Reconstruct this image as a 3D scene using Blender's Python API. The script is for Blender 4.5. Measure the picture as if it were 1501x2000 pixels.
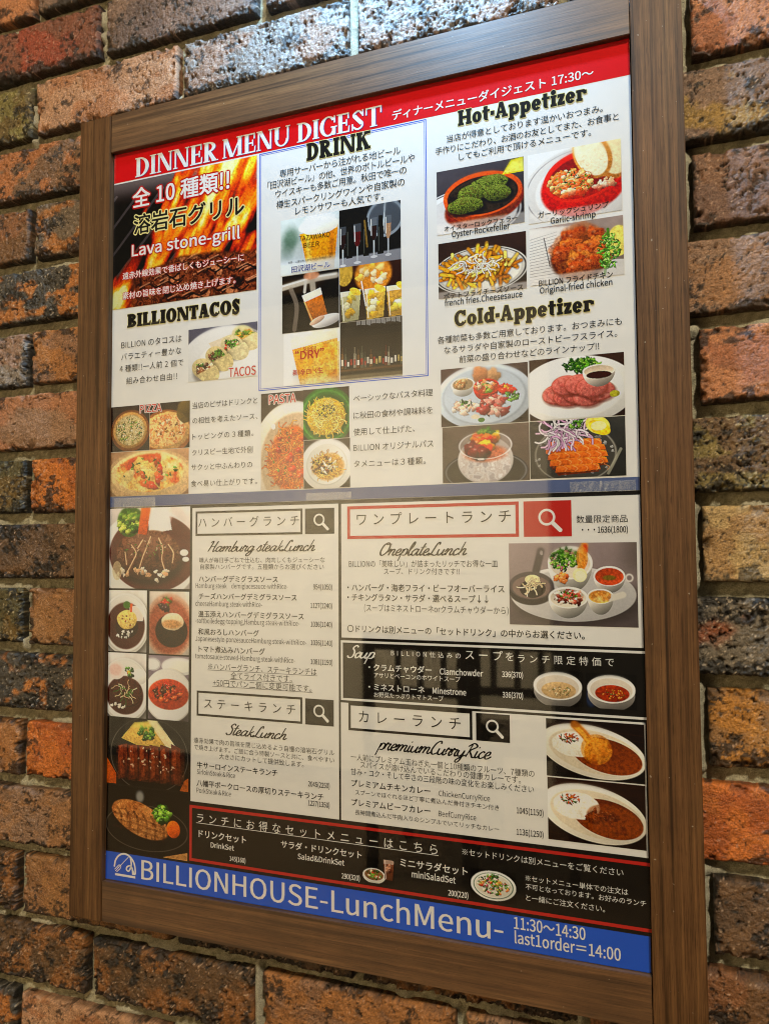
import bpy, bmesh, math, random
import numpy as np
from mathutils import Matrix, Vector

for o in list(bpy.data.objects):
    bpy.data.objects.remove(o)
C = bpy.context.scene.collection
sc = bpy.context.scene
MM = 0.001

# ------------------------------------------------------------------ camera
cam = bpy.data.cameras.new('camera')
cam.sensor_fit = 'HORIZONTAL'
cam.sensor_width = 36.0
cam.lens = 36.0 * 1537.3 / 1501.0
cam.clip_start = 0.02
cam.clip_end = 60
co = bpy.data.objects.new('camera', cam)
C.objects.link(co)
RIGHT = Vector((0.934556, 0.355764, -0.006062))
DOWN = Vector((-0.024473, 0.047274, -0.998582))
FWD = Vector((-0.354973, 0.933380, 0.052886))
CAM = Vector((326.301391, -727.546731, -54.229900)) * MM
M = Matrix.Identity(4)
for i in range(3):
    M[i][0] = RIGHT[i]
    M[i][1] = -DOWN[i]
    M[i][2] = -FWD[i]
    M[i][3] = CAM[i]
co.matrix_world = M
sc.camera = co

# ------------------------------------------------------------------ light
w = bpy.data.worlds.new('World')
sc.world = w
w.use_nodes = True
bg = w.node_tree.nodes['Background']
bg.inputs[0].default_value = (1.0, 0.80, 0.50, 1)
bg.inputs[1].default_value = 0.075


def lamp(name, kind, loc, aim, power, col, size=0.1, spot=None, blend=0.6, size_y=None):
    l = bpy.data.lights.new(name, kind)
    l.energy = power
    l.color = col
    if kind == 'AREA':
        l.shape = 'RECTANGLE' if size_y else 'DISK'
        l.size = size
        if size_y:
            l.size_y = size_y
    else:
        l.shadow_soft_size = size
    if spot:
        l.spot_size = math.radians(spot)
        l.spot_blend = blend
    o = bpy.data.objects.new(name, l)
    C.objects.link(o)
    o.location = Vector(loc)
    o.rotation_euler = (Vector(aim) - Vector(loc)).to_track_quat('-Z', 'Y').to_euler()
    return o


lamp('picture_spot_lamp', 'SPOT', (0.07, -0.13, 0.76), (0.05, 0.0, 0.44), 34.0, (0.28, 0.61, 1.0), 0.018, 130, 1.0)
lamp('ceiling_lamp', 'AREA', (1.5, -2.5, 2.6), (0.0, 0.0, -0.1), 142.0, (1.0, 0.89, 0.67), 0.35)
lamp('far_wall_fill_light', 'AREA', (-1.5, -1.9, 0.55), (-1.5, -3.0, -0.62), 120.0, (1.0, 0.86, 0.60), 1.8, size_y=0.3)  # unseen light added to brighten the far wall for the haze in the glass

sc.view_settings.view_transform = 'Standard'
sc.view_settings.look = 'None'
sc.cycles.pixel_filter_type = 'BLACKMAN_HARRIS'
sc.cycles.filter_width = 1.05
sc.view_settings.exposure = 0.08
sc.view_settings.gamma = 1.0
sc.view_settings.use_curve_mapping = False


# ------------------------------------------------------------------ helpers
def lin(c):
    c = np.asarray(c, float)
    return np.where(c <= 0.04045, c / 12.92, ((c + 0.055) / 1.055) ** 2.4)


def tag(o, label=None, cat=None, group=None, kind=None):
    for k, v in (('label', label), ('category', cat), ('group', group), ('kind', kind)):
        if v:
            o[k] = v
    return o


def link(name, me, mat=None, parent=None):
    o = bpy.data.objects.new(name, me)
    C.objects.link(o)
    if mat is not None:
        me.materials.append(mat)
    if parent is not None:
        o.parent = parent
    return o


def mesh(name, V, F, mat=None, parent=None, smooth=False):
    me = bpy.data.meshes.new(name)
    me.from_pydata([tuple(v) for v in V], [], F)
    me.update()
    if smooth:
        me.polygons.foreach_set('use_smooth', [True] * len(me.polygons))
    return link(name, me, mat, parent)


class G:
    """small node helper"""

    def __init__(s, name):
        s.m = bpy.data.materials.new(name)
        s.m.use_nodes = True
        s.t = s.m.node_tree
        s.b = s.t.nodes['Principled BSDF']
        s.o = s.t.nodes['Material Output']

    def n(s, typ, ins=None, **kw):
        nd = s.t.nodes.new(typ)
        for k, v in kw.items():
            setattr(nd, k, v)
        for k, v in (ins or {}).items():
            if isinstance(v, bpy.types.NodeSocket):
                s.t.links.new(v, nd.inputs[k])
            else:
                nd.inputs[k].default_value = v
        return nd

    def l(s, a, b):
        s.t.links.new(a, b)

    def set(s, **kw):
        for k, v in kw.items():
            k = k.replace('_', ' ')
            if isinstance(v, bpy.types.NodeSocket):
                s.t.links.new(v, s.b.inputs[k])
            else:
                s.b.inputs[k].default_value = v


def ramp(g, fac, stops):
    r = g.n('ShaderNodeValToRGB', {'Fac': fac})
    e = r.color_ramp.elements
    while len(e) < len(stops):
        e.new(0.5)
    for i, (p, c) in enumerate(stops):
        e[i].position = p
        e[i].color = (c[0], c[1], c[2], 1)
    return r.outputs['Color']


def ink(name, srgb, rough=0.6):
    g = G(name)
    c = lin(srgb) * 0.66
    tc = g.n('ShaderNodeTexCoord')
    nz = g.n('ShaderNodeTexNoise', {'Vector': tc.outputs['Object'], 'Scale': 35.0, 'Detail': 4.0})
    mx = g.n('ShaderNodeMix', {0: nz.outputs['Fac'], 6: (*(c * 0.95), 1), 7: (*np.minimum(c * 1.05, 0.9), 1)}, data_type='RGBA')
    g.set(Base_Color=mx.outputs[2], Roughness=rough, Specular_IOR_Level=0.06)
    return g.m


INK = {n: ink('ink_' + n, c) for n, c in dict(
    black=(.10, .09, .08), white=(.97, .97, .96), red=(.80, .05, .06), crimson=(.90, .03, .07), navy=(.14, .20, .58),
    blue=(.13, .37, .88), brown=(.18, .07, .02), cream=(.98, .93, .62), paper=(.97, .965, .955), jet=(.05, .045, .04),
    slate=(.36, .42, .60), orange_red=(.85, .18, .08), brick_red=(.80, .16, .13), coal=(.07, .06, .05)).items()}


def wood(name, vertical):
    g = G(name)
    tc = g.n('ShaderNodeTexCoord')

    def nz(a, b, det, dis=0.0, rough=0.55):
        sc_ = (a, a, b) if vertical else (b, a, a)
        mp = g.n('ShaderNodeMapping', {'Vector': tc.outputs['Object'], 'Scale': sc_})
        return g.n('ShaderNodeTexNoise', {'Vector': mp.outputs[0], 'Scale': 1.0, 'Detail': det, 'Roughness': rough, 'Distortion': dis}).outputs['Fac']
    big = nz(70, 1.1, 3.0, .8)
    streak = nz(150, 1.6, 2.0, .6)
    fine = nz(640, 14, 4.0, 0, .8)
    pore = nz(1300, 60, 2.0)
    c1 = ramp(g, big, [(0.28, (.078, .034, .012)), (0.45, (.128, .058, .020)), (0.55, (.105, .046, .016)), (0.70, (.160, .076, .027))])
    f0 = ramp(g, streak, [(0.30, (.34, .32, .30)), (0.42, (.80, .79, .78)), (0.55, (1, 1, 1)), (0.75, (1.12, 1.12, 1.12))])
    m0 = g.n('ShaderNodeMix', {0: 1.0, 6: c1, 7: f0}, data_type='RGBA', blend_type='MULTIPLY')
    f1 = ramp(g, fine, [(0.34, (.46, .44, .42)), (0.47, (.92, .92, .92)), (0.60, (1.16, 1.16, 1.16)), (0.72, (1.5, 1.5, 1.46))])
    m1 = g.n('ShaderNodeMix', {0: 1.0, 6: m0.outputs[2], 7: f1}, data_type='RGBA', blend_type='MULTIPLY')
    f2 = ramp(g, pore, [(0.30, (.45, .43, .42)), (0.40, (1, 1, 1))])
    m2 = g.n('ShaderNodeMix', {0: 0.8, 6: m1.outputs[2], 7: f2}, data_type='RGBA', blend_type='MULTIPLY')
    dust = g.n('ShaderNodeTexNoise', {'Vector': tc.outputs['Object'], 'Scale': 260.0, 'Detail': 1.0}).outputs['Fac']
    df = ramp(g, dust, [(.775, (0, 0, 0)), (.80, (.45, .45, .45))])
    smudge = ramp(g, g.n('ShaderNodeTexNoise', {'Vector': tc.outputs['Object'], 'Scale': 9.0, 'Detail': 5.0, 'Roughness': .7}).outputs['Fac'], [(.35, (.80, .80, .80)), (.65, (1.1, 1.1, 1.1))])
    m3 = g.n('ShaderNodeMix', {0: 1.0, 6: m2.outputs[2], 7: smudge}, data_type='RGBA', blend_type='MULTIPLY')
    m2 = g.n('ShaderNodeMix', {0: df, 6: m3.outputs[2], 7: (.42, .36, .28, 1)}, data_type='RGBA')
    rr = g.n('ShaderNodeMapRange', {0: fine, 3: 0.36, 4: 0.52})
    bp = g.n('ShaderNodeBump', {'Height': fine, 'Strength': 0.15, 'Distance': 0.0006})
    g.set(Base_Color=m2.outputs[2], Roughness=rr.outputs[0], Specular_IOR_Level=0.3 if vertical else 0.75, Normal=bp.outputs[0])
    return g.m


def attr_mat(name, rough, grain=0.0, gscale=900.0, bump=0.0, spec=0.3, bump2=0.0):
    g = G(name)
    at = g.n('ShaderNodeAttribute', attribute_name='Col')
    tc = g.n('ShaderNodeTexCoord')
    nz = g.n('ShaderNodeTexNoise', {'Vector': tc.outputs['Object'], 'Scale': gscale, 'Detail': 4.0, 'Roughness': 0.65})
    col = at.outputs['Color']
    if grain:
        f = ramp(g, nz.outputs['Fac'], [(0.30, (1 - grain,) * 3), (0.70, (1 + grain,) * 3)])
        col = g.n('ShaderNodeMix', {0: 1.0, 6: col, 7: f}, data_type='RGBA', blend_type='MULTIPLY').outputs[2]
    g.set(Base_Color=col, Roughness=rough, Specular_IOR_Level=spec)
    if bump:
        bp = g.n('ShaderNodeBump', {'Height': nz.outputs['Fac'], 'Strength': bump, 'Distance': 0.0016})
        nb = g.n('ShaderNodeTexNoise', {'Vector': tc.outputs['Object'], 'Scale': gscale * 0.35, 'Detail': 3.0})
        b2 = g.n('ShaderNodeBump', {'Height': nb.outputs['Fac'], 'Strength': bump2, 'Distance': 0.003, 'Normal': bp.outputs[0]})
        g.set(Normal=b2.outputs[0])
        rr = g.n('ShaderNodeMapRange', {0: nb.outputs['Fac'], 1: 0.3, 2: 0.7, 3: rough - 0.14, 4: rough + 0.2})
        g.set(Roughness=rr.outputs[0])
    return g.m


# value noise in numpy
_rs = np.random.RandomState(7)
_LAT = _rs.rand(16, 256, 256)


def vn(x, y, seed=0):
    L = _LAT[seed % 16]
    ox, oy = (seed * 37) % 256, (seed * 91) % 256
    xi = np.floor(x).astype(int)
    yi = np.floor(y).astype(int)
    fx = x - xi
    fy = y - yi
    fx = fx * fx * (3 - 2 * fx)
    fy = fy * fy * (3 - 2 * fy)
    xi = xi + ox
    yi = yi + oy
    a = L[xi & 255, yi & 255]
    b = L[(xi + 1) & 255, yi & 255]
    c = L[xi & 255, (yi + 1) & 255]
    d = L[(xi + 1) & 255, (yi + 1) & 255]
    return (a * (1 - fx) + b * fx) * (1 - fy) + (c * (1 - fx) + d * fx) * fy


def fbm(x, y, seed=0, octs=4, gain=0.5):
    s = 0.0
    a = 1.0
    t = 0.0
    for i in range(octs):
        s = s + a * vn(x * 2 ** i, y * 2 ** i, seed + i * 3)
        t += a
        a *= gain
    return s / t


def sstep(a, b, x):
    t = np.clip((x - a) / (b - a + 1e-9), 0, 1)
    return t * t * (3 - 2 * t)


def set_col(me, rgb):
    ca = me.color_attributes.new('Col', 'FLOAT_COLOR', 'POINT')
    a = np.ones((len(rgb), 4), np.float32)
    a[:, :3] = rgb
    ca.data.foreach_set('color', a.ravel())


# ------------------------------------------------------------------ brick wall
FACE = 18.0      # brick faces, mm behind the frame's front
BED = 32.0       # mortar bed
PITCH, Z0 = 79.5, 588.0
BL = 219.5


def joints(k):
    return -322.0 if k % 2 == 0 else -428.0


BR = {  # palette per brick: base, second, crust, amounts (second, crust), roughness of relief
    'or': ((.62, .37, .20), (.55, .30, .15), (.16, .09, .05), .4, .12, .5),
    'rd': ((.42, .24, .18), (.50, .22, .15), (.11, .09, .08), .4, .25, .9),
    'pu': ((.42, .32, .28), (.36, .28, .26), (.13, .11, .09), .4, .25, .8),
    'ol': ((.42, .37, .20), (.36, .28, .14), (.12, .10, .05), .5, .2, 1.1),
    'pi': ((.60, .43, .33), (.56, .36, .24), (.20, .14, .10), .4, .10, .5),
    'gp': ((.46, .41, .40), (.50, .38, .33), (.14, .13, .13), .4, .22, 1.5),
    'os': ((.56, .33, .18), (.40, .28, .20), (.10, .09, .08), .4, .30, 1.0),
    'br': ((.38, .25, .15), (.44, .27, .16), (.10, .08, .06), .4, .20, .8),
    'gr': ((.36, .29, .24), (.52, .31, .13), (.09, .08, .08), .35, .42, 1.3),
    'pg': ((.42, .31, .25), (.50, .37, .15), (.10, .08, .06), .4, .25, 1.0),
    'cr': ((.24, .21, .19), (.58, .34, .14), (.09, .08, .07), .45, .30, 1.2),
    'bm': ((.42, .28, .20), (.38, .26, .21), (.12, .09, .07), .5, .15, .9),
    'ob': ((.54, .34, .18), (.47, .32, .23), (.12, .08, .05), .4, .16, .7),
    'to': ((.52, .34, .19), (.47, .33, .24), (.12, .08, .05), .5, .18, .8),
    'op': ((.57, .35, .21), (.50, .35, .25), (.14, .09, .06), .5, .13, .6),
    'do': ((.29, .25, .15), (.36, .27, .13), (.10, .09, .07), .4, .35, 1.3),
    'bo': ((.62, .34, .12), (.55, .29, .11), (.13, .12, .10), .3, .30, .9),
    'og': ((.40, .33, .16), (.36, .26, .17), (.10, .08, .05), .4, .30, 1.5),
    'db': ((.31, .22, .16), (.36, .25, .17), (.07, .06, .05), .4, .28, .9),
    'pa': ((.60, .48, .32), (.54, .40, .25), (.32, .27, .18), .5, .20, .5),
    'bs': ((.47, .31, .19), (.51, .34, .20), (.15, .11, .08), .5, .10, .4),
    'gc': ((.36, .31, .27), (.46, .24, .13), (.08, .07, .06), .3, .30, 1.6),
    'yo': ((.58, .37, .12), (.48, .33, .19), (.12, .09, .06), .5, .25, .9),
    'bv': ((.64, .34, .13), (.57, .28, .11), (.20, .13, .08), .4, .06, .4),
    'dw': ((.32, .22, .14), (.46, .28, .13), (.09, .08, .07), .4, .35, 1.3),
}
CHOICE = {(-1, -541): 'dw', (-1, -428): 'pu', (-1, -647): 'or',
          (0, -541): 'rd', (0, -322): 'pu', (0, -102): 'pu', (0, 117): 'gp', (0, 336): 'gp',
          (1, -647): 'ol', (1, -428): 'pi', (1, -209): 'gp', (1, 11): 'gp', (1, 230): 'pu',
          (2, -541): 'os', (2, 336): 'or', (2, 556): 'ol', (3, -647): 'br', (3, -428): 'gr', (3, 230): 'pg', (3, 450): 'pg',
          (4, -541): 'cr', (4, 336): 'bm', (5, -647): 'gp', (5, -428): 'ob', (5, 230): 'to', (5, 450): 'to',
          (6, -541): 'op', (6, 336): 'or', (7, -647): 'do', (7, -428): 'bo', (7, 230): 'og', (7, 450): 'og',
          (8, -541): 'db', (8, 336): 'pa', (9, -647): 'do', (9, -428): 'bs', (9, 230): 'gc', (9, 450): 'gc',
          (10, -541): 'cr', (10, 336): 'yo', (11, -647): 'ob', (11, -428): 'bv', (11, 230): 'bv', (11, 450): 'bv',
          (12, -541): 'to', (12, 336): 'db', (13, -647): 'dw', (13, -428): 'bs', (13, -209): 'db', (13, 11): 'dw', (13, 230): 'br',
          (14, -541): 'dw', (14, -322): 'dw', (14, -102): 'ob', (14, 117): 'to', (14, 336): 'br',
          (15, -647): 'cr', (15, -428): 'pi', (15, -209): 'ob', (15, 11): 'to', (15, 230): 'br'}
KINDS_ = list(BR)


TONE = np.array((1.34, 1.42, 1.28))
SAT = {'bv': .98, 'bo': .98, 'yo': .95, 'or': .85, 'to': .85, 'op': .85}


def brick_geo(x0, x1, z0, z1, kind, seed, step):
    base, sec, crust, asec, acr, rgh = BR[kind]
    nx = max(8, int((x1 - x0) / step))
    nz = max(6, int((z1 - z0) / step))
    u = np.linspace(0, 1, nx + 1)
    v = np.linspace(0, 1, nz + 1)
    Ug, Vg = np.meshgrid(u, v, indexing='ij')
    X = x0 + (x1 - x0) * Ug
    Z = z0 + (z1 - z0) * Vg
    # ragged outline
    e = 1.7
    q_ = .6 + 1.1 * ((seed * 37) % 100) / 100.0      # each brick has its own scale of marks
    X = X + (fbm(Z * .17, Z * 0 + seed, seed, 4, .65) - .5) * e * (1 - Ug) + (fbm(Z * .17, Z * 0 + seed + 9, seed + 1, 4, .65) - .5) * e * Ug
    Z = Z + (fbm(X * .13, X * 0 + seed, seed + 2, 4, .65) - .5) * e * 1.3 * (1 - Vg) + (fbm(X * .13, X * 0 + seed + 5, seed + 3, 4, .65) - .5) * e * 1.3 * Vg
    d = np.minimum(np.minimum(Ug, 1 - Ug) * (x1 - x0), np.minimum(Vg, 1 - Vg) * (z1 - z0))
    rr = 1.2 + 4.6 * fbm(X * .07, Z * .07, seed + 4, 3)
    t = np.clip(1 - d / rr, 0, 1)
    rnd = rr * 0.75 * (1 - np.sqrt(np.clip(1 - t * t, 0, 1)))
    big = (fbm(X * .022, Z * .03, seed + 5, 3) - .5) * 4.0
    mid = (fbm(X * .12, Z * .12, seed + 6, 4, .6) - .5) * 2.0 * rgh
    fine = (fbm(X * .55, Z * .55, seed + 7, 2, .7) - .5) * 1.9 * rgh
    ck = np.abs(fbm(X * .045 * q_ + 3, Z * .045 * q_, seed + 15, 4, .55) - .5)
    crack = sstep(.011, .003, ck) * sstep(.42, .55, fbm(X * .03, Z * .03, seed + 1, 2)) * (seed % 3 != 1)
    # crust mask and pits
    band_ = (.6 if seed % 3 == 0 else 1.0)
    n1 = fbm(X * .035 * q_, Z * .05 * q_ * band_, seed + 8, 5, .62)
    n2 = fbm(X * .16 * q_, Z * .18 * q_, seed + 9, 4, .65)
    chip = sstep(.56, .64, fbm(X * .085, Z * .085, seed + 14, 3, .6)) * sstep(11, 1, d)
    edge = np.exp(-(Vg * (z1 - z0)) / 6.0) * .62 + np.exp(-((1 - Vg) * (z1 - z0)) / 5.0) * .12 + np.exp(-np.minimum(Ug, 1 - Ug) * (x1 - x0) / 5.0) * .24  # burnt edges; the bottom band also carries shadow put into the colour
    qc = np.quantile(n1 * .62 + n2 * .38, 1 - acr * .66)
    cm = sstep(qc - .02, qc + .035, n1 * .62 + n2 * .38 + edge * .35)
    p = fbm(X * .24 * q_, Z * .24 * q_, seed + 10, 3, .6)
    qp = np.quantile(p, 1 - (.012 if seed % 2 else .035) - .035 * max(0, rgh - .45))
    pit = sstep(qp - .002, qp + .018, p)
    Y = FACE + rnd + big + mid * (.7 + .9 * cm) + fine * (.8 + 1.2 * cm) + pit * 3.0 * min(rgh, 1.2) + chip * 4.5 + crack * 2.0
    ns = fbm(X * .020 * q_, Z * .028 * q_, seed + 11, 4, .55)
    qs = np.quantile(ns, 1 - asec)
    sm = sstep(qs - .05, qs + .05, ns)
    b, s, c = lin(base) * TONE, lin(sec) * TONE, lin(crust)
    col = b + (s - b) * sm[..., None]
    col = col * (.72 + .56 * fbm(X * .09, Z * .09, seed + 12, 4, .65))[..., None]
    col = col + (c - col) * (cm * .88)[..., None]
    col = col * (1 - .8 * pit)[..., None] * (1 - .55 * chip)[..., None] * (1 - .7 * crack)[..., None]
    lum = col.mean(-1, keepdims=True)
    col = lum + (col - lum) * SAT.get(kind, .95)
    wn = np.random.RandomState(seed).rand(*X.shape)
    col = col * (.72 + .56 * wn)[..., None]
    Y = Y + (wn - .5) * .35 * rgh
    sp = fbm(X * .55, Z * .55, seed + 13, 2, .5)
    qw = np.quantile(sp, 1 - (.016 + .040 * max(0, rgh - .55)))
    wm = sstep(qw - .01, qw + .05, sp)
    col = col + (np.array([.50, .44, .36]) * (.5 + .5 * b / b.max()) - col) * (wm * .75)[..., None]  # pale raised grains, with the sparkle of rough faces painted into the colour
    Y = Y - wm * .7
    V = np.stack([X, Y, Z], -1).reshape(-1, 3)
    Cc = col.reshape(-1, 3)
    F = []
    n = nz + 1
    for i in range(nx):
        a = i * n
        for j in range(nz):
            F.append((a + j, a + n + j, a + n + j + 1, a + j + 1))
    # sides
    loop = [i * n for i in range(nx + 1)] + [nx * n + j for j in range(1, nz + 1)] + [i * n + nz for i in range(nx - 1, -1, -1)] + [j for j in range(nz - 1, 0, -1)]
    k0 = len(V)
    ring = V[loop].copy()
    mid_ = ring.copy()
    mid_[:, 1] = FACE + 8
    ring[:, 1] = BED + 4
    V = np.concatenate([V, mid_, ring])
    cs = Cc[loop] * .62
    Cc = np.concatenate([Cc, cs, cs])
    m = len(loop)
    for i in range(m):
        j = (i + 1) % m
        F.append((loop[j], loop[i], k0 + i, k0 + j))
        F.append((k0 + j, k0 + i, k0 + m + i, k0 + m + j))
    return V, F, Cc


VV, FF, CC_ = [], [], []
off = 0
XA, XB = -900.0, 800.0
for k in range(-4, 19):
    zc = Z0 - PITCH * k
    j0 = joints(k)
    n0 = math.floor((XA - j0) / BL)
    n1 = math.ceil((XB - j0) / BL)
    for n in range(n0, n1):
        jx = j0 + BL * n
        sd = (k * 131 + n * 17 + 977) % 4000
        rng = random.Random(sd)
        gx = 5.5 + rng.uniform(-1.2, 1.2)
        x0, x1 = jx + gx, jx + BL - 5.5 + rng.uniform(-1.5, 1.5)
        z0, z1 = zc - 33.2 + rng.uniform(-1.2, 1.0), zc + 33.2 + rng.uniform(-1.0, 1.2)
        if x0 > -300 and x1 < 300 and z0 > -425 and z1 < 425:
            continue      # wholly behind the menu frame
        key = (k, int(round(jx)))
        kind = None
        for (a, b_), v_ in CHOICE.items():
            if a == k and abs(b_ - jx) < 6:
                kind = v_
        if kind is None:
            kind = rng.choice(KINDS_)
        near = x1 > -560 and x0 < 470 and z1 > -640 and z0 < 680
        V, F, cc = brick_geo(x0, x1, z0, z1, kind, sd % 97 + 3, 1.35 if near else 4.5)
        VV.append(V)
        CC_.append(cc)
        FF += [tuple(i + off for i in f) for f in F]
        off += len(V)
VV = np.concatenate(VV)
CC_ = np.concatenate(CC_)

# mortar bed (one sheet behind the whole wall)
st = 3.4
gx = np.arange(XA, XB + st, st)
gz = np.arange(Z0 - PITCH * 18.6, Z0 + PITCH * 4.6, st)
X, Z = np.meshgrid(gx, gz, indexing='ij')
k_ = np.round((Z0 - Z) / PITCH)
j_ = np.where(k_ % 2 == 0, -322.0, -428.0)
fx = X - (j_ + BL * np.round((X - j_) / BL))      # mm from the nearest vertical joint
flush = sstep(.45, .56, fbm(k_ * 3.1 + 11, np.round((X - j_) / BL) * 2.3 + 5, 2, 2)) * sstep(3.0, -1.0, fx + (fbm(Z * .09, X * .02, 5, 3) - .5) * 5) * sstep(-9, -6, fx) * np.where(X < -150, sstep(.60, .66, fbm(X * .02, Z * .03, 12, 3)), 1.0)
Y = BED + (fbm(X * .06, Z * .06, 3, 4, .55) - .5) * 3.4 + (fbm(X * .5, Z * .5, 8, 2) - .5) * .8 - flush * 9.0
fzj = (Z0 - PITCH * (k_ + np.where(Z < Z0 - PITCH * k_, .5, -.5)))
fz = Z - fzj
smear = sstep(.60, .68, fbm(X * .03, fzj * .5, 9, 3)) * sstep(2.0, -4.0, fz + (fbm(X * .12, Z * .1, 6, 3) - .5) * 5)
Y = Y - smear * 5.5 * (np.abs(fz) < 9)
mc = lin((.63, .60, .50)) * (.50 + .75 * fbm(X * .05, Z * .05, 4, 5, .6))[..., None] * (.7 + .6 * np.random.RandomState(3).rand(*X.shape))[..., None]
mc = mc + (lin((.64, .61, .54)) - mc) * np.clip(flush + smear * .7, 0, 1)[..., None] * .8
nz_ = len(gz)
F = []
for i in range(len(gx) - 1):
    a = i * nz_
    for j in range(nz_ - 1):
        F.append((a + j, a + nz_ + j, a + nz_ + j + 1, a + j + 1))
mortar_mat = attr_mat('mortar', 0.85, .35, 900, .8, .2, .5)
me = bpy.data.meshes.new('brick_wall')
me.from_pydata((np.stack([X, Y, Z], -1).reshape(-1, 3) * MM).tolist(), [], F)
set_col(me, mc.reshape(-1, 3))
me.polygons.foreach_set('use_smooth', [True] * len(me.polygons))
wall = link('brick_wall', me, mortar_mat)
tag(wall, 'rough wall of mottled orange, brown and grey bricks behind the menu frame', 'brick wall', kind='structure')
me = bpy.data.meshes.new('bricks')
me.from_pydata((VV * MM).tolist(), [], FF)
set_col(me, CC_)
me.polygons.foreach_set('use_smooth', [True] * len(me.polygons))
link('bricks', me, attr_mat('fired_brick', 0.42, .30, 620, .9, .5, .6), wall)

# the far side of the dining room, seen only as the glow in the glass
g = G('cream_plaster')
tc = g.n('ShaderNodeTexCoord')
nz = g.n('ShaderNodeTexNoise', {'Vector': tc.outputs['Object'], 'Scale': 3.0, 'Detail': 5.0})
g.set(Base_Color=ramp(g, nz.outputs['Fac'], [(.3, (.62, .54, .40)), (.7, (.72, .63, .48))]), Roughness=0.9)


def box(name, x0, x1, y0, y1, z0, z1, mat, parent=None, bevel=0.0):
    bm = bmesh.new()
    bmesh.ops.create_cube(bm, size=1)
    for v in bm.verts:
        v.co = Vector(((x0 + x1) / 2 + v.co.x * (x1 - x0), (y0 + y1) / 2 + v.co.y * (y1 - y0), (z0 + z1) / 2 + v.co.z * (z1 - z0))) * MM
    if bevel:
        bmesh.ops.bevel(bm, geom=list(bm.edges), offset=bevel * MM, segments=2, affect='EDGES')
    me = bpy.data.meshes.new(name)
    bm.to_mesh(me)
    bm.free()
    return link(name, me, mat, parent)


far = box('dining_room_wall', -3400, -270, -3100, -3000, -1150, 1300, g.m)
floor = box('dining_room_floor', -3400, 1900, -3000, -900, -1260, -1200, attr_mat('floor_boards', .5))
set_col(floor.data, np.tile(lin((.34, .27, .19)), (len(floor.data.vertices), 1)))
tag(floor, kind='structure')
g2 = G('dark_stained_wood')
g2.set(Base_Color=(.07, .05, .035, 1), Roughness=.5)
for cx_, cy_, lab in ((-560, -2150, 'dark wooden chair mirrored in the glass over the middle of the soup panel'), (-235, -2250, 'dark wooden chair mirrored in the glass over the soup prices')):
    ch = bpy.data.objects.new('dining_chair', None)
    C.objects.link(ch)
    ch.location = Vector((cx_, cy_, -1200)) * MM
    tag(ch, lab, 'chair', 'dining chairs mirrored in the glass')

    def cp(name, *q):
        o = box(name, *q, g2.m, None, 4)
        o.parent = ch
    cp('seat', -215, 215, -210, 220, 430, 470)
    for sx in (-205, 170):
        cp('leg', sx, sx + 35, -205, -170, 0, 430)
        cp('leg', sx, sx + 35, 185, 220, 0, 429)
    bk = bpy.data.objects.new('backrest', None)
    C.objects.link(bk)
    bk.parent = ch
    for q in ((-215, -180, 190, 225, 471, 860), (180, 215, 190, 225, 471, 860), (-180, 180, 195, 220, 800, 858), (-180, 180, 195, 220, 640, 670), (-95, -75, 200, 215, 671, 799), (-10, 10, 200, 215, 671, 799), (75, 95, 200, 215, 671, 799)):
        o = box('slat', *q, g2.m)
        o.parent = bk
tag(far, 'pale cream wall of the dining room opposite the menu, reflected in its glass', 'wall', kind='structure')

# ------------------------------------------------------------------ menu frame
WV, WH = wood('walnut_upright', True), wood('walnut_crosspiece', False)
W2, H2 = 291.05, 417.5
fr = bpy.data.objects.new('menu_frame', None)
C.objects.link(fr)
fr.location = (0, 0, -0.462)
tag(fr, 'dark walnut wood frame around two menu posters, hung on the brick wall', 'frame')


def kid(o):
    o.parent = fr
    o.matrix_parent_inverse = Matrix.Translation((0, 0, 0.462))
    return o


kid(box('stile', -335.5, -W2, -0.9, 15, -462, 462, WV, bevel=0.7))
kid(box('stile', W2 + .8, 335.5, -0.9, 15, -462, 462, WV, bevel=0.7))
kid(box('rail', -W2 + .75, W2 - .15, 0.0, 12.6, 417.5, 462.3, WH, bevel=0.5))
kid(box('rail', -W2 + .9, W2 - .15, 0.0, 12.6, -461.5, -417.5, WH, bevel=0.5))
kid(box('backboard', -W2 - 2, W2 + 2, 7.4, 10.0, -419, 419, INK['jet']))

# glass pane: clear sheet with a real reflection
g = G('clear_pane')
lw = g.n('ShaderNodeLayerWeight', {'Blend': 0.5})
p5 = g.n('ShaderNodeMath', {0: lw.outputs['Facing'], 1: 5.0}, operation='POWER')
mu = g.n('ShaderNodeMath', {0: p5.outputs[0], 1: 0.85, 2: 0.07}, operation='MULTIPLY_ADD')
tr = g.n('ShaderNodeBsdfTransparent')
gl = g.n('ShaderNodeBsdfGlossy', {'Roughness': 0.03})
mx = g.n('ShaderNodeMixShader', {0: mu.outputs[0], 1: tr.outputs[0], 2: gl.outputs[0]})
g.l(mx.outputs[0], g.o.inputs['Surface'])
PANE_MAT = g.m
pane = mesh('glass_pane', [(-W2 * MM, .0046, -.4174), (W2 * MM, .0046, -.4174), (W2 * MM, .0046, .4174), (-W2 * MM, .0046, .4174)], [(0, 1, 2, 3)], PANE_MAT)
kid(pane)

# ------------------------------------------------------------------ print layers
YP = 6.0


def sheet(name, x0, z0, x1, z1, y, mat, parent, n=1):
    V = [(x0 * MM, y * MM, z0 * MM), (x1 * MM, y * MM, z0 * MM), (x1 * MM, y * MM, z1 * MM), (x0 * MM, y * MM, z1 * MM)]
    return mesh(name, V, [(0, 1, 2, 3)], mat, parent)


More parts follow.
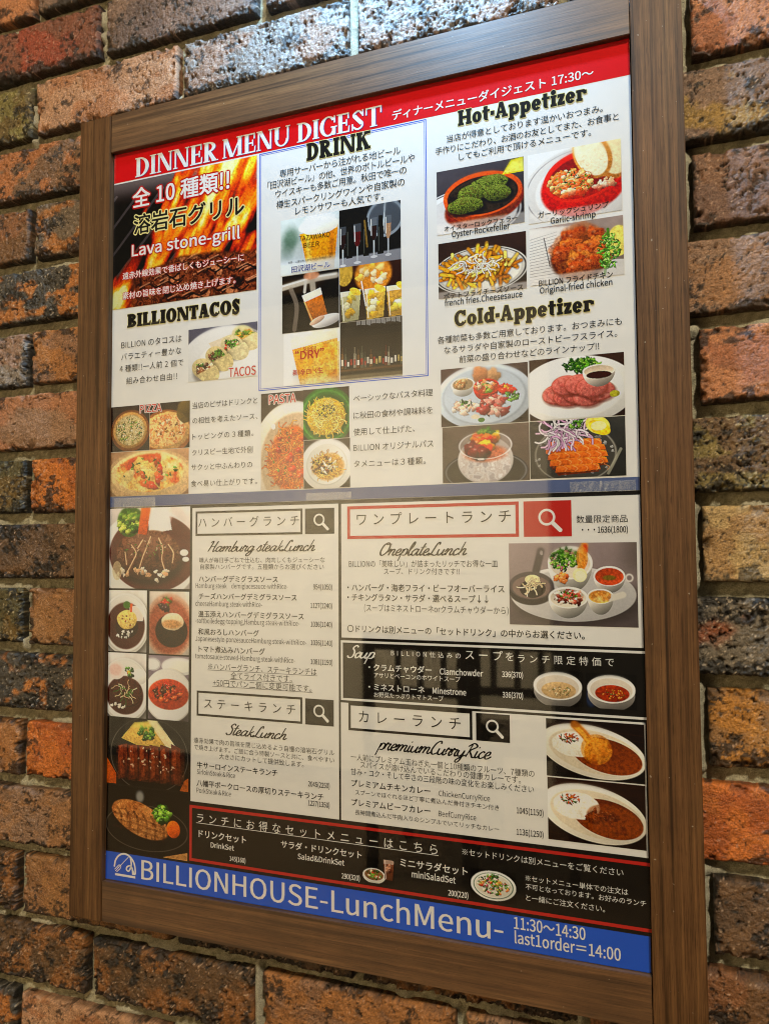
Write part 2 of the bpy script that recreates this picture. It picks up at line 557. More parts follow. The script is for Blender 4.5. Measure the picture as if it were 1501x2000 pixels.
def ring_sheet(name, x0, z0, x1, z1, t, y, mat, parent, open_right=False):
    o = [(x0, z0), (x1, z0), (x1, z1), (x0, z1)]
    i = [(x0 + t, z0 + t), (x1 - t, z0 + t), (x1 - t, z1 - t), (x0 + t, z1 - t)]
    V = [(a * MM, y * MM, b * MM) for a, b in o + i]
    return mesh(name, V, [(k, (k + 1) % 4, 4 + (k + 1) % 4, 4 + k) for k in range(4)], mat, parent)


def poster(name, x0, z0, x1, z1, t, mat):
    V = []
    for y in (YP, YP + t):
        V += [(x0, y, z0), (x1, y, z0), (x1, y, z1), (x0, y, z1)]
    F = [(0, 1, 2, 3), (7, 6, 5, 4), (0, 4, 5, 1), (1, 5, 6, 2), (2, 6, 7, 3), (3, 7, 4, 0)]
    return mesh(name, np.array(V) * MM, F, mat)


dinner = poster('dinner_menu_poster', -290.4, 0.9, 290.4, 417.0, 0.3, INK['paper'])
tag(dinner, 'white dinner menu poster with red header band, the upper one in the frame', 'poster')
lunch = poster('lunch_menu_poster', -290.4, -417.0, 290.4, 0.7, 0.3, INK['coal'])
tag(lunch, 'black and white lunch menu poster with blue bottom band, the lower one in the frame', 'poster')
PO = {'d': dinner, 'l': lunch}

R = {
    'grill': (-290.3, 231.8, -98.7, 380.8),
    'drinkbox': (-95.7, 119.8, 94.5, 382.8),
    'beer': (-69.4, 242.2, -1.4, 302.8),
    'wine': (-1.0, 242.0, 66.8, 302.9),
    'tap': (-67.6, 179.9, -1.4, 241.6),
    'lemon': (-0.8, 184.4, 67.1, 242.0),
    'dry': (-65.8, 123.3, -1.3, 179.3),
    'bar': (-0.3, 123.5, 67.6, 183.9),
    'tacos': (-185.2, 137.7, -97.5, 196.8),
    'pizza1': (-287.5, 64.7, -236.7, 117.0),
    'pizza2': (-236.4, 64.7, -182.7, 117.1),
    'pizza3': (-286.8, 13.2, -183.7, 64.1),
    'pasta1': (-93.0, 13.9, -42.5, 117.2),
    'pasta2': (-42.8, 64.6, 9.6, 117.5),
    'pasta3': (-42.2, 13.7, 10.3, 64.0),
    'oyster': (104.9, 260.3, 191.6, 324.5),
    'garlic': (195.6, 257.4, 280.7, 324.4),
    'fries': (105.9, 196.2, 192.8, 251.5),
    'chicken': (196.0, 197.7, 281.3, 252.7),
    'platter': (107.3, 68.9, 192.5, 125.6),
    'beef': (193.8, 69.1, 279.4, 126.6),
    'tomato': (108.3, 13.8, 192.9, 68.1),
    'salmon': (193.4, 14.5, 279.2, 68.3),
    'ham1': (-288.4, -91.8, -181.4, -0.8),
    'ham2': (-288.8, -163.0, -237.9, -93.9),
    'ham3': (-234.2, -163.8, -181.9, -94.7),
    'ham4': (-289.5, -236.1, -237.8, -164.5),
    'ham5': (-234.7, -235.5, -181.8, -165.5),
    'steak': (-289.9, -310.7, -181.3, -237.4),
    'pork': (-290.3, -383.9, -181.8, -312.5),
    'plate': (172.0, -120.9, 286.6, -45.3),
    'soup1': (192.1, -193.5, 237.8, -161.8),
    'soup2': (240.4, -193.5, 283.7, -162.4),
    'curry1': (204.0, -257.0, 289.3, -205.4),
    'curry2': (204.4, -313.7, 289.0, -258.1),
    'cola': (22.1, -376.5, 55.4, -352.2),
    'salad': (131.5, -376.5, 174.3, -348.6),
    'panel_ham': (-178.5, -319.7, -2.9, -2.7),
    'panel_one': (0.1, -138.6, 290.3, -3.2),
    'soupbox': (-0.7, -201.1, 289.0, -141.3),
    'panel_cur': (-0.9, -319.8, 290.1, -203.6),
    'setbox': (-179.6, -382.7, 291.7, -323.8),
    'box_ham': (-174.3, -33.6, -43.7, -6.7),
    'ico_ham': (-40.8, -33.5, -7.5, -7.0),
    'box_stk': (-171.4, -228.1, -44.0, -201.2),
    'ico_stk': (-40.7, -228.3, -8.6, -201.9),
    'box_one': (6.9, -39.2, 181.9, -6.0),
    'ico_one': (186.4, -39.4, 230.3, -6.2),
    'box_cur': (7.5, -230.6, 134.8, -203.5),
    'ico_cur': (138.4, -230.6, 170.6, -204.9),
    'blue': (-290.1, -412.7, 291.0, -385.7),
    'red': (-291.3, 382.7, 291.2, 412.3),
    'stripe': (-287.7, 1.1, 290.3, 12.9),
    'black': (-287.6, -2.5, 290.4, 1.1),
    'tape1': (-39.3, 3.0, 11.6, 8.6),
    'tape2': (229.6, 0.7, 286.6, 10.2),
    'tape3': (-281.1, 2.3, -230.2, 12.2),
    'logo_l': (-278.8, -402.7),
    'logo_t': (-265.3, -386.7),
    'logo_r': (-248.4, -407.2),
    'bar0': (-277.3, -410.0),
    'bar1': (-249.4, -410.4),
    'fork0': (-259.3, -389.0),
    'fork1': (-270.7, -400.8),
    'fork2': (-274.6, -404.4),
    'sp0': (-256.3, -390.9),
    'sp1': (-255.7, -398.8),
    'spc': (-259.5, -402.0),
    'thk0': (-254.5, -400.3),
    'thk1': (-249.5, -407.7),
}
TEXTS = [
    ('d', 'title', 'title_text', 'sub', 'ディナーメニューダイジェスト 17:30〜', 58.6, 257.7, 387.44, 'n', None),
    ('d', 'grill', 'caption_text', 'wr', '全 10 種類!!', -263.0, -133.6, 349.09, 'n', None),
    ('d', 'grill3', 'caption_text', 'ky', '溶岩石グリル', -260.9, -114.7, 317.66, 'n', None),
    ('d', 'grill4', 'caption_text', 'wr', 'Lava stone-grill', -263.3, -119.7, 291.64, 'x', 15.9),
    ('d', 'grill5', 'caption_text', 'wr2', '遠赤外線効果で香ばしくもジューシーに', -276.1, -114.5, 265.94, 'n', None),
    ('d', 'grill6', 'caption_text', 'wr2', '素材の旨味を閉じ込め焼き上げます。', -275.8, -124.9, 242.31, 'n', None),
    ('d', 'drink', 'body_text', 'k', '専用サーバーから注がれる地ビール', -70.6, 67.2, 350.75, 't', 9.04),
    ('d', 'drink', 'body_text', 'k', '「田沢湖ビール」の他、世界のボトルビールや', -85.2, 82.4, 340.14, 't', 9.03),
    ('d', 'drink', 'body_text', 'k', 'ウイスキーも多数ご用意。秋田で唯一の', -75.8, 73.4, 329.26, 't', 9.02),
    ('d', 'drink', 'body_text', 'k', '樽生スパークリングワインや自家製の', -74.6, 71.3, 317.26, 't', 9.0),
    ('d', 'drink', 'body_text', 'k', 'レモンサワーも人気です。', -51.9, 48.7, 306.65, 't', 9.0),
    ('d', 'beer', 'caption_text', 'br', 'TAZAWAKO', -47.7, -11.5, 277.01, 'x', 6.6),
    ('d', 'beer', 'caption_text', 'br', 'BEER', -42.1, -23.9, 269.06, 'x', 6.05),
    ('d', 'beer2', 'caption_text', 'k', '世界一に選ばれたオリジナルの地ビール', -60.5, -10.2, 254.36, 'n', None),
    ('d', 'beer3', 'caption_text', 'nw', '田沢湖ビール', -56.2, -11.6, 244.44, 'n', None),
    ('d', 'dry', 'caption_text', 'r', 'SUPER', -42.7, -27.4, 158.76, 'x', 4.89),
    ('d', 'dry2', 'caption_text', 'rb', '“DRY”', -52.0, -18.7, 150.3, 'x', 10.31),
    ('d', 'dry3', 'caption_text', 'rb', '新!辛口〈生', -54.8, -20.1, 133.93, 'n', None),
    ('d', 'tacos', 'body_text', 'k', 'BILLION のタコスは', -277.0, -194.1, 184.65, 'x', 8.58),
    ('d', 'tacos', 'body_text', 'k', 'バラエティー豊かな', -276.9, -194.6, 171.05, 't', 8.57),
    ('d', 'tacos', 'body_text', 'k', '4 種類!!一人前 2 個で', -279.0, -191.6, 157.27, 't', 8.55),
    ('d', 'tacos', 'body_text', 'k', '組み合わせ自由!!', -269.4, -200.0, 142.41, 't', 8.53),
    ('d', 'tacosp', 'caption_text', 'rw', 'TACOS', -132.9, -99.3, 139.0, 'x', 11.77),
    ('d', 'pizzap', 'caption_text', 'rw', 'PIZZA', -249.9, -220.5, 107.88, 'x', 10.55),
    ('d', 'pastap', 'caption_text', 'rw', 'PASTA', -83.3, -51.4, 105.4, 'x', 11.49),
    ('d', 'pizza', 'body_text', 'k', '当店のピザはドリンクと', -179.3, -97.2, 107.59, 't', 7.61),
    ('d', 'pizza', 'body_text', 'k', 'の相性を考えたソース、', -179.1, -97.1, 90.68, 't', 7.59),
    ('d', 'pizza', 'body_text', 'k', 'トッピングの３種類。', -179.0, -102.0, 72.77, 't', 7.58),
    ('d', 'pizza', 'body_text', 'k', 'クリスピー生地で外側', -179.5, -102.9, 55.15, 't', 7.56),
    ('d', 'pizza', 'body_text', 'k', 'サクッと中ふんわりの', -180.3, -103.4, 38.88, 't', 7.55),
    ('d', 'pizza', 'body_text', 'k', '食べ易い仕上がりです。', -180.7, -97.5, 20.81, 't', 7.53),
    ('d', 'pasta', 'body_text', 'k', 'ベーシックなパスタ料理', 14.3, 98.9, 100.63, 't', 7.76),
    ('d', 'pasta', 'body_text', 'k', 'に秋田の食材や調味料を', 14.2, 98.7, 83.16, 't', 7.74),
    ('d', 'pasta', 'body_text', 'k', '使用して仕上げた、', 14.1, 80.0, 66.19, 't', 7.76),
    ('d', 'pasta', 'body_text', 'k', 'BILLION オリジナルパス', 14.1, 99.1, 49.87, 'x', 7.71),
    ('d', 'pasta', 'body_text', 'k', 'タメニューは３種類。', 14.5, 90.9, 33.66, 't', 7.71),
    ('d', 'hot', 'body_text', 'k', '当店が得意としております温かいおつまみ。', 115.9, 265.5, 352.87, 't', 7.79),
    ('d', 'hot', 'body_text', 'k', '手作りにこだわり、お酒のお友としてまた、お食事と', 104.0, 279.5, 342.31, 't', 7.77),
    ('d', 'hot', 'body_text', 'k', 'してもご利用で頂けるメニューです。', 128.1, 254.6, 332.27, 't', 7.77),
    ('d', 'cold', 'body_text', 'k', '各種前菜も多数ご用意しております。おつまみにも', 104.3, 278.2, 151.79, 't', 7.58),
    ('d', 'cold', 'body_text', 'k', 'なるサラダや自家製のローストビーフスライス。', 110.9, 274.0, 141.21, 't', 7.56),
    ('d', 'cold', 'body_text', 'k', '前菜の盛り合わせなどのラインナップ!!', 126.1, 257.9, 130.74, 't', 7.56),
    ('d', 'oy', 'caption_text', 'kb', 'オイスターロックフェラー', 112.5, 184.7, 263.02, 'n', None),
    ('d', 'ga', 'caption_text', 'kb', 'ガーリックシュリンプ', 204.6, 269.0, 261.91, 'n', None),
    ('d', 'po', 'caption_text', 'kb', 'ポテトフライチーズソース', 111.2, 189.3, 195.09, 'n', None),
    ('d', 'ch', 'caption_text', 'kb', 'BILLION フライドチキン', 204.4, 271.2, 196.01, 'x', 6.74),
    ('d', 'oyl', 'caption_text', 'kb', 'Oyster-Rockefeller', 120.2, 177.3, 256.13, 'x', 7.09),
    ('d', 'gal', 'caption_text', 'kb', 'Garlic-shrimp', 216.2, 257.1, 254.69, 'x', 6.8),
    ('d', 'pol', 'caption_text', 'kb', 'french fries.Cheesesauce', 112.1, 188.4, 188.45, 'x', 7.02),
    ('d', 'chl', 'caption_text', 'kb', 'Original-fried chicken', 205.1, 270.6, 189.3, 'x', 6.73),
    ('l', 'hb', 'heading_text', 'kl', 'ハンバーグランチ', -170.7, -47.7, -24.31, 't', 12.04),
    ('l', 'sb', 'heading_text', 'kl', 'ステーキランチ', -161.8, -52.0, -219.35, 't', 11.73),
    ('l', 'ob', 'heading_text', 'kl', 'ワンプレートランチ', 17.4, 174.4, -25.39, 't', 13.49),
    ('l', 'cb', 'heading_text', 'kl', 'カレーランチ', 18.7, 123.5, -221.98, 't', 13.3),
    ('l', 'ham', 'body_text', 'k', '職人が毎日手ごねで仕込む、肉肉しくもジューシーな', -169.4, -18.1, -62.8, 'n', None),
    ('l', 'ham', 'body_text', 'k', '自家製ハンバーグです。五種類からお選びください', -167.8, -19.4, -70.03, 'n', None),
    ('l', 'hitem', 'menu_item_text', 'kb', 'ハンバーグデミグラスソース', -169.6, -72.5, -83.71, 'n', None),
    ('l', 'hitem', 'menu_item_text', 'k', 'Hamburg steak\u3000demiglacesauce-withRice-', -173.5, -60.7, -90.79, 'x', 6.53),
    ('l', 'hprice', 'price_text', 'kb', '954(1050)', -31.2, -10.1, -90.5, 'x', 6.27),
    ('l', 'hitem', 'menu_item_text', 'kb', 'チーズハンバーグデミグラスソース', -169.5, -50.4, -102.48, 'n', None),
    ('l', 'hitem', 'menu_item_text', 'k', 'cheeseHamburg steak-withRice-', -173.7, -90.8, -109.88, 'x', 6.56),
    ('l', 'hprice', 'price_text', 'kb', '1127(1240)', -34.3, -10.1, -109.6, 'x', 6.26),
    ('l', 'hitem', 'menu_item_text', 'kb', '温玉添えハンバーグデミグラスソース', -170.0, -42.3, -121.73, 'n', None),
    ('l', 'hitem', 'menu_item_text', 'k', '-softboiledegg-topping,Hamburg steak-withRice-', -173.6, -47.1, -128.43, 'x', 6.48),
    ('l', 'hprice', 'price_text', 'kb', '1036(1140)', -34.1, -10.2, -128.63, 'x', 6.24),
    ('l', 'hitem', 'menu_item_text', 'kb', '和風おろしハンバーグ', -169.9, -94.9, -140.69, 'n', None),
    ('l', 'hitem', 'menu_item_text', 'k', 'Japanesestyle-ponzesauceHamburg steak-withRice-', -173.4, -39.1, -147.73, 'x', 6.45),
    ('l', 'hprice', 'price_text', 'kb', '1036(1140)', -34.1, -9.9, -147.44, 'x', 6.23),
    ('l', 'hitem', 'menu_item_text', 'kb', 'トマト煮込みハンバーグ', -169.1, -87.7, -159.52, 'n', None),
    ('l', 'hitem', 'menu_item_text', 'k', 'tomatosauce-stewed-Hamburg steak-withRice-', -173.5, -52.4, -166.62, 'x', 6.46),
    ('l', 'hprice', 'price_text', 'kb', '1081(1190)', -34.2, -9.9, -166.8, 'x', 6.21),
    ('l', 'hnote', 'note_text', 'ku', '※ハンバーグランチ、ステーキランチは', -156.9, -27.6, -177.9, 'x', 7.46),
    ('l', 'hnote', 'note_text', 'ku', '全てライス付きです。', -129.1, -55.8, -186.48, 'x', 7.45),
    ('l', 'hnote', 'note_text', 'ku', '+50円でパン二個に変更可能です。', -150.9, -33.3, -195.0, 'x', 7.44),
    ('l', 'stk', 'body_text', 'k', '遠赤効果で肉の旨味を閉じ込めるよう自慢の溶岩石グリル', -174.7, -8.1, -257.16, 'n', None),
    ('l', 'stk', 'body_text', 'k', 'で焼き上げます。ご飯に合う特製ソースと共に、食べやすい', -174.2, -8.2, -264.45, 'n', None),
    ('l', 'stk', 'body_text', 'k', '大きさにカットして提供致します。', -142.7, -42.4, -271.74, 'n', None),
    ('l', 'sitem', 'menu_item_text', 'kb', '牛サーロインステーキランチ', -170.5, -72.7, -283.66, 'n', 6.39),
    ('l', 'sitem', 'menu_item_text', 'k', 'SirloinSteak＆Rice', -170.4, -123.1, -290.6, 'x', 6.45),
    ('l', 'sitem', 'menu_item_text', 'kb', '八幡平ポークロースの厚切りステーキランチ', -170.7, -20.3, -302.77, 'n', 6.29),
    ('l', 'sitem', 'menu_item_text', 'k', 'PorkSteak＆Rice', -170.7, -128.1, -310.15, 'x', 6.44),
    ('l', 'sprice', 'price_text', 'kb', '2045(2250)', -37.3, -13.4, -290.2, 'x', 6.12),
    ('l', 'sprice', 'price_text', 'kb', '1227(1350)', -37.4, -13.5, -309.39, 'x', 6.11),
    ('l', 'one1', 'price_text', 'k', '数量限定商品', 234.7, 279.3, -27.22, 'n', None),
    ('l', 'one1', 'price_text', 'kb', '・・・1636(1800)', 239.4, 279.3, -36.82, 'x', 6.92),
    ('l', 'one', 'body_text', 'k', 'BILLIONの「美味しい」が詰まったリッチでお得な一皿', 8.6, 161.3, -67.49, 'x', 6.99),
    ('l', 'one', 'body_text', 'k', 'スープ、ドリンク付きです!!', 46.4, 124.0, -74.74, 'x', 6.49),
    ('l', 'one', 'body_text', 'kb', '・ハンバーグ・海老フライ・ビーフオーバーライス', 6.9, 167.2, -91.47, 'x', 7.45),
    ('l', 'one', 'body_text', 'kb', '・チキングラタン・サラダ・選べるスープ↓↓', 6.8, 151.8, -101.34, 'x', 7.47),
    ('l', 'one', 'body_text', 'k', '(スープはミネストローネorクラムチャウダーから)', 25.1, 170.9, -111.55, 'x', 7.4),
    ('l', 'one', 'body_text', 'kb', '〇ドリンクは別メニューの「セットドリンク」の中からお選ください。', 6.7, 239.9, -132.68, 'x', 7.28),
    ('l', 'soup', 'soup_text', 'w', 'BILLION仕込みの', 53.5, 124.2, -154.65, 't', 5.91),
    ('l', 'soup', 'soup_text', 'w', 'スープ', 128.9, 164.7, -155.07, 't', 10.08),
    ('l', 'soup', 'soup_text', 'w', 'を', 167.8, 175.0, -154.86, 'n', None),
    ('l', 'soup', 'soup_text', 'w', 'ランチ限定特価で', 179.0, 265.0, -155.83, 't', 8.32),
    ('l', 'soup', 'soup_text', 'wb', '・クラムチャウダー', 29.5, 95.0, -170.19, 'x', 6.97),
    ('l', 'soup', 'soup_text', 'wb', 'Clamchowder', 103.4, 145.7, -170.55, 'x', 6.77),
    ('l', 'soup', 'soup_text', 'w', 'アサリとベーコンのホワイトスープ', 35.3, 123.7, -177.02, 'x', 5.43),
    ('l', 'soup', 'soup_text', 'wb', '・ミネストローネ', 29.4, 87.8, -189.57, 'x', 6.97),
    ('l', 'soup', 'soup_text', 'wb', 'Minestrone', 96.0, 129.1, -189.25, 'x', 6.79),
    ('l', 'soup', 'soup_text', 'w', 'お野菜たっぷりトマトスープ', 35.2, 106.8, -196.13, 'x', 5.44),
    ('l', 'souppr', 'price_text', 'wb', '336(370)', 164.0, 183.5, -169.97, 'x', 6.14),
    ('l', 'souppr2', 'price_text', 'wb', '336(370)', 164.2, 183.2, -188.96, 'x', 6.13),
    ('l', 'cur', 'body_text', 'k', '一人前にプレミアム玉ねぎ丸一個と10種類のフルーツ、7種類の', 10.0, 192.7, -259.69, 'x', 6.75),
    ('l', 'cur', 'body_text', 'k', 'スパイスが溶け込んでいるこだわりの健康カレーです。', 20.2, 180.1, -266.55, 'x', 6.75),
    ('l', 'cur', 'body_text', 'k', '甘み・コク・そして辛さの三段階の味の変化をお楽しみください', 10.0, 192.0, -274.03, 'x', 6.74),
    ('l', 'citem', 'menu_item_text', 'kb', 'プレミアムチキンカレー', 10.4, 92.7, -285.46, 'n', None),
    ('l', 'citem', 'menu_item_text', 'k', 'ChickenCurryRice', 101.0, 150.9, -285.83, 'x', 6.19),
    ('l', 'citem', 'menu_item_text', 'k', 'スプーンでほぐれるほど丁寧に煮込んだ骨付きチキン付き', 14.5, 159.4, -293.35, 'n', None),
    ('l', 'citem', 'menu_item_text', 'kb', 'プレミアムビーフカレー', 10.3, 92.5, -304.28, 'n', None),
    ('l', 'citem', 'menu_item_text', 'k', 'BeefCurryRice', 100.8, 137.4, -304.77, 'x', 6.19),
    ('l', 'citem', 'menu_item_text', 'k', '長時間煮込んだ牛肉入りのシンプルでいてリッチなカレー', 14.4, 159.1, -312.79, 'n', None),
    ('l', 'cprice', 'price_text', 'kb', '1045(1150)', 175.8, 200.3, -293.85, 'x', 6.46),
    ('l', 'cprice', 'price_text', 'kb', '1136(1250)', 175.5, 200.0, -313.19, 'x', 6.44),
    ('l', 'set', 'set_menu_text', 'wu', 'ランチにお得なセットメニューはこちら', -170.0, 99.3, -341.07, 't', 10.65),
    ('l', 'set', 'set_menu_text', 'wb', 'ドリンクセット', -167.6, -109.7, -356.45, 'n', None),
    ('l', 'set', 'set_menu_text', 'wb', 'DrinkSet', -152.5, -124.1, -365.45, 'x', 6.37),
    ('l', 'setp0', 'price_text', 'wb', '145(160)', -129.2, -110.2, -376.35, 'x', 5.78),
    ('l', 'set', 'set_menu_text', 'wb', 'サラダ・ドリンクセット', -68.3, 21.0, -354.97, 'x', 7.58),
    ('l', 'set', 'set_menu_text', 'wb', 'Salad&DrinkSet', -49.1, 2.5, -364.16, 'x', 6.56),
    ('l', 'setp1', 'price_text', 'wb', '290(320)', -0.4, 19.0, -376.69, 'x', 5.96),
    ('l', 'set', 'set_menu_text', 'wb', 'ミニサラダセット', 61.6, 128.5, -356.7, 'n', None),
    ('l', 'set', 'set_menu_text', 'wb', 'miniSaladSet', 73.3, 116.8, -365.55, 'x', 7.17),
    ('l', 'setp2', 'price_text', 'wb', '200(220)', 109.6, 128.9, -377.45, 'x', 6.13),
    ('l', 'set', 'set_menu_text', 'w', '※セットドリンクは別メニューをご覧ください', 123.7, 269.2, -338.01, 'n', None),
    ('l', 'set', 'set_menu_text', 'w', '※セットメニュー単体での注文は', 183.1, 272.8, -353.73, 'n', None),
    ('l', 'set', 'set_menu_text', 'w', '不可となっております。お好みのランチ', 183.0, 287.6, -361.33, 'n', None),
    ('l', 'set', 'set_menu_text', 'w', 'と一緒にご注文ください。', 183.3, 252.9, -371.25, 'n', None),
    ('l', 'name', 'title_text', 'big', 'BILLIONHOUSE-LunchMenu-', -241.4, 161.5, -410.76, 'x', 28.11),
    ('l', 'hours', 'hours_text', 'wm', '11:30〜14:30', 171.9, 235.5, -398.66, 'x', 13.08),
    ('l', 'hours', 'hours_text', 'wm', 'last1order＝14:00', 172.4, 265.4, -411.47, 'x', 12.96),
]
HEADS = [
    ('d', 'serif', 'DINNER', -260.1, -147.9, 384.74, 22.77),
    ('d', 'serif', 'MENU', -142.4, -58.2, 384.87, 21.84),
    ('d', 'serif', 'DIGEST', -49.9, 47.4, 385.05, 20.94),
    ('d', 'slab', 'DRINK', -38.6, 34.6, 362.7, 19.24),
    ('d', 'slab', 'BILLIONTACOS', -268.9, -119.7, 208.27, 15.76),
    ('d', 'slab', 'Hot-Appetizer', 127.5, 251.5, 367.16, 15.63),
    ('d', 'slab', 'Cold-Appetizer', 121.6, 254.3, 167.03, 15.23),
    ('l', 'script', 'Hamburg steakLunch', -158.8, -28.9, -50.88, 11.38),
    ('l', 'script', 'SteakLunch', -135.0, -61.6, -245.64, 11.65),
    ('l', 'script', 'OneplateLunch', 41.9, 131.8, -56.0, 12.5),
    ('l', 'script', 'premiumCurryRice', 35.3, 153.0, -247.03, 13.11),
    ('l', 'scriptw', 'Soup', 6.1, 36.8, -158.49, 12.2),
]

sheet('header_band', -290.3, 382.6, 290.3, 417.0, YP - .1, INK['crimson'], dinner)
sheet('bottom_band', -290.3, 1.1, 290.3, 12.9, YP - .1, INK['slate'], dinner)
sheet('bottom_band', -290.3, -416.9, 290.3, -386.2, YP - .1, INK['blue'], lunch)
b = R['drinkbox']
b = (-95.9, 120.6, 94.6, 381.4)
ring_sheet('border_line', *b, 0.9, YP - .1, INK['blue'], dinner)
ring_sheet('border_line', b[0] + 1.9, b[1] + 1.9, b[2] - 1.9, b[3] - 1.9, 0.5, YP - .1, INK['blue'], dinner)
for k in ('panel_ham', 'panel_one', 'panel_cur'):
    x0, z0, x1, z1 = R[k]
    if k != 'panel_ham':
        x1 = 290.3
    if k == 'panel_ham':
        x0, z0, x1, z1 = -178.6, -319.8, -3.0, -2.8
    if k == 'panel_cur':
        z0 = -319.8
    sheet('white_panel', x0, z0, x1, z1, YP - .1, INK['paper'], lunch)
sheet('white_panel', -290.3, -236.6, -180.3, -2.8, YP - .06, INK['coal'], lunch)
ring_sheet('border_line', -0.7, -201.2, 300, -141.4, 2.2, YP - .15, INK['paper'], lunch).location = (0, 0, 0)
ring_sheet('border_line', -179.6, -382.8, 300, -323.8, 3.0, YP - .15, INK['brick_red'], lunch)
for nm, t, m in (('ham', 2.3, 'coal'), ('stk', 2.3, 'coal'), ('one', 3.1, 'brick_red'), ('cur', 2.5, 'coal')):
    ring_sheet('heading_border', *R['box_' + nm], t, YP - .2, INK[m], lunch)
    x0, z0, x1, z1 = R['ico_' + nm]
    ib = sheet('search_icon', x0, z0, x1, z1, YP - .2, INK[m], lunch)
    cx, cz = (x0 + x1) / 2 - .5, (z0 + z1) / 2 + 1.4
    r = (z1 - z0) * .235
    rx = r
    V, F = [], []
    for i in range(40):
        a = i / 40 * 2 * math.pi
        for q in (r, r * .72):
            V.append(((cx + q * math.cos(a)) * MM, (YP - .3) * MM, (cz + q * math.sin(a)) * MM))
    for i in range(40):
        j = (i + 1) % 40
        F.append((2 * i, 2 * j, 2 * j + 1, 2 * i + 1))
    b0 = len(V)
    hx, hz = cx + r * .62, cz - r * .62
    ex, ez = cx + r * 1.62, cz - r * 1.62
    q = r * .17
    for px, pz in ((hx - q, hz - q), (ex - q, ez - q), (ex + q * .3, ez - q * .9), (ex + q * .9, ez - q * .3), (ex + q, ez + q), (hx + q, hz + q)):
        V.append((px * MM, (YP - .31) * MM, pz * MM))
    F.append((b0, b0 + 1, b0 + 2, b0 + 3, b0 + 4, b0 + 5))
    mesh('magnifier', V, F, INK['white'], ib)

# ------------------------------------------------------------------ lettering
fc = bpy.data.curves.new('lettering', 'FONT')
fo = bpy.data.objects.new('lettering', fc)
C.objects.link(fo)
fc.resolution_u = 3
fc.body = 'H'
FIRST = fc.font
FS = 1.0
try:      # the sans-serif that ships inside Blender; the built-in face serves where it is missing
    import os
    fc.font = bpy.data.fonts.load(os.path.join(bpy.utils.system_resource('DATAFILES'), 'fonts', 'Noto Sans CJK Regular.woff2'))
    FS = 2.87
except Exception:
    FS = 1.0


def raw_text(body, line):
    fc.body = body
    fc.size = 1.0
    fc.space_line = line
    bpy.context.view_layer.update()
    ev = fo.evaluated_get(bpy.context.evaluated_depsgraph_get())
    me = ev.to_mesh()
    v = np.empty(len(me.vertices) * 3, np.float32)
    me.vertices.foreach_get('co', v)
    f = [tuple(p.vertices) for p in me.polygons]
    v = v.reshape(-1, 3)[:, :2].astype(float) * FS
    ev.to_mesh_clear()
    return v, f


# every character once (Latin ones doubled, for their advance), each on a line of its own
GL = {}
SHIPPED = fc.font
PLAIN = FIRST
ALLC = sorted(set(''.join(t[4] for t in TEXTS)) - {' ', '\u3000'})
for font_, fs_, CH in ((SHIPPED, FS, [c for c in ALLC if ord(c) < 0x2E80 or c == '〈']), (PLAIN, 1.0, [c for c in ALLC if ord(c) >= 0x2E80 and c != '〈'])):
    if font_ is None:
        font_, fs_ = SHIPPED, FS
    fc.font = font_
    FS = fs_
    one = raw_text('H', 4.0)[0]
    two = raw_text('H\nH', 4.0)[0]
    LH = (two[:, 1].max() - two[:, 1].min()) - (one[:, 1].max() - one[:, 1].min())
    wide = ord(CH[-1]) >= 0x3040
    v_, f_ = raw_text('\n'.join(CH + ([] if wide else [c * 2 for c in CH])), 4.0)
    row = np.round((-v_[:, 1] + .35) / LH).astype(int)
    nr = len(CH) * (1 if wide else 2)
    idx = [np.where(row == i)[0] for i in range(nr)]
    fr_ = [[] for _ in range(nr)]
    for q in f_:
        if 0 <= row[q[0]] < nr:
            fr_[row[q[0]]].append(q)
    for i, c in enumerate(CH):
        I = idx[i]
        if len(I) == 0:
            continue
        remap = {int(k): n for n, k in enumerate(I)}
        V = v_[I].copy()
        V[:, 1] += i * LH
        adv = 1.0
        if not wide:
            D = v_[idx[len(CH) + i]]
            adv = (D[:, 0].max() - D[:, 0].min()) - (V[:, 0].max() - V[:, 0].min())
        GL[c] = (V, [tuple(remap[k] for k in q) for q in fr_[i]], adv)


def glyphs(txt, track=0.0):
    Vs, F, x, n = [], [], 0.0, 0
    for c in txt:
        if c == ' ':
            x += .26 + track
            continue
        if c not in GL:
            x += 1.0 + track
            continue
        V, f, adv = GL[c]
        Vs.append(V + np.array((x, 0.0)))
        F += [tuple(k + n for k in q) for q in f]
        n += len(V)
        x += adv + track
    return np.concatenate(Vs), F


STY = {  # ink, weight, [outline ink, outline weight]
    'k': ('black', .007, None, 0), 'kb': ('black', .020, None, 0), 'ku': ('black', .006, None, 0), 'kl': ('coal', .002, None, 0),
    'w': ('white', .006, None, 0), 'wb': ('white', .022, None, 0), 'wu': ('white', .004, None, 0), 'wm': ('white', .018, None, 0),
    'sub': ('white', .020, None, 0), 'wr': ('white', .030, 'red', .085), 'wr2': ('white', .020, 'red', .075), 'ky': ('black', .030, 'cream', .075),
    'br': ('brown', .012, None, 0), 'nw': ('navy', .022, 'white', .07), 'r': ('red', .02, None, 0), 'rb': ('red', .03, None, 0),
    'rw': ('orange_red', .022, 'white', .07), 'big': ('white', .016, None, 0)}
acc = {}


def add_acc(key, V, F, y):
    e = acc.setdefault(key, [[], [], 0])
    V3 = np.stack([V[:, 0], np.full(len(V), y), V[:, 1]], 1) * MM
    e[0].append(V3)
    e[1] += [tuple(i + e[2] for i in f) for f in F]
    e[2] += len(V)


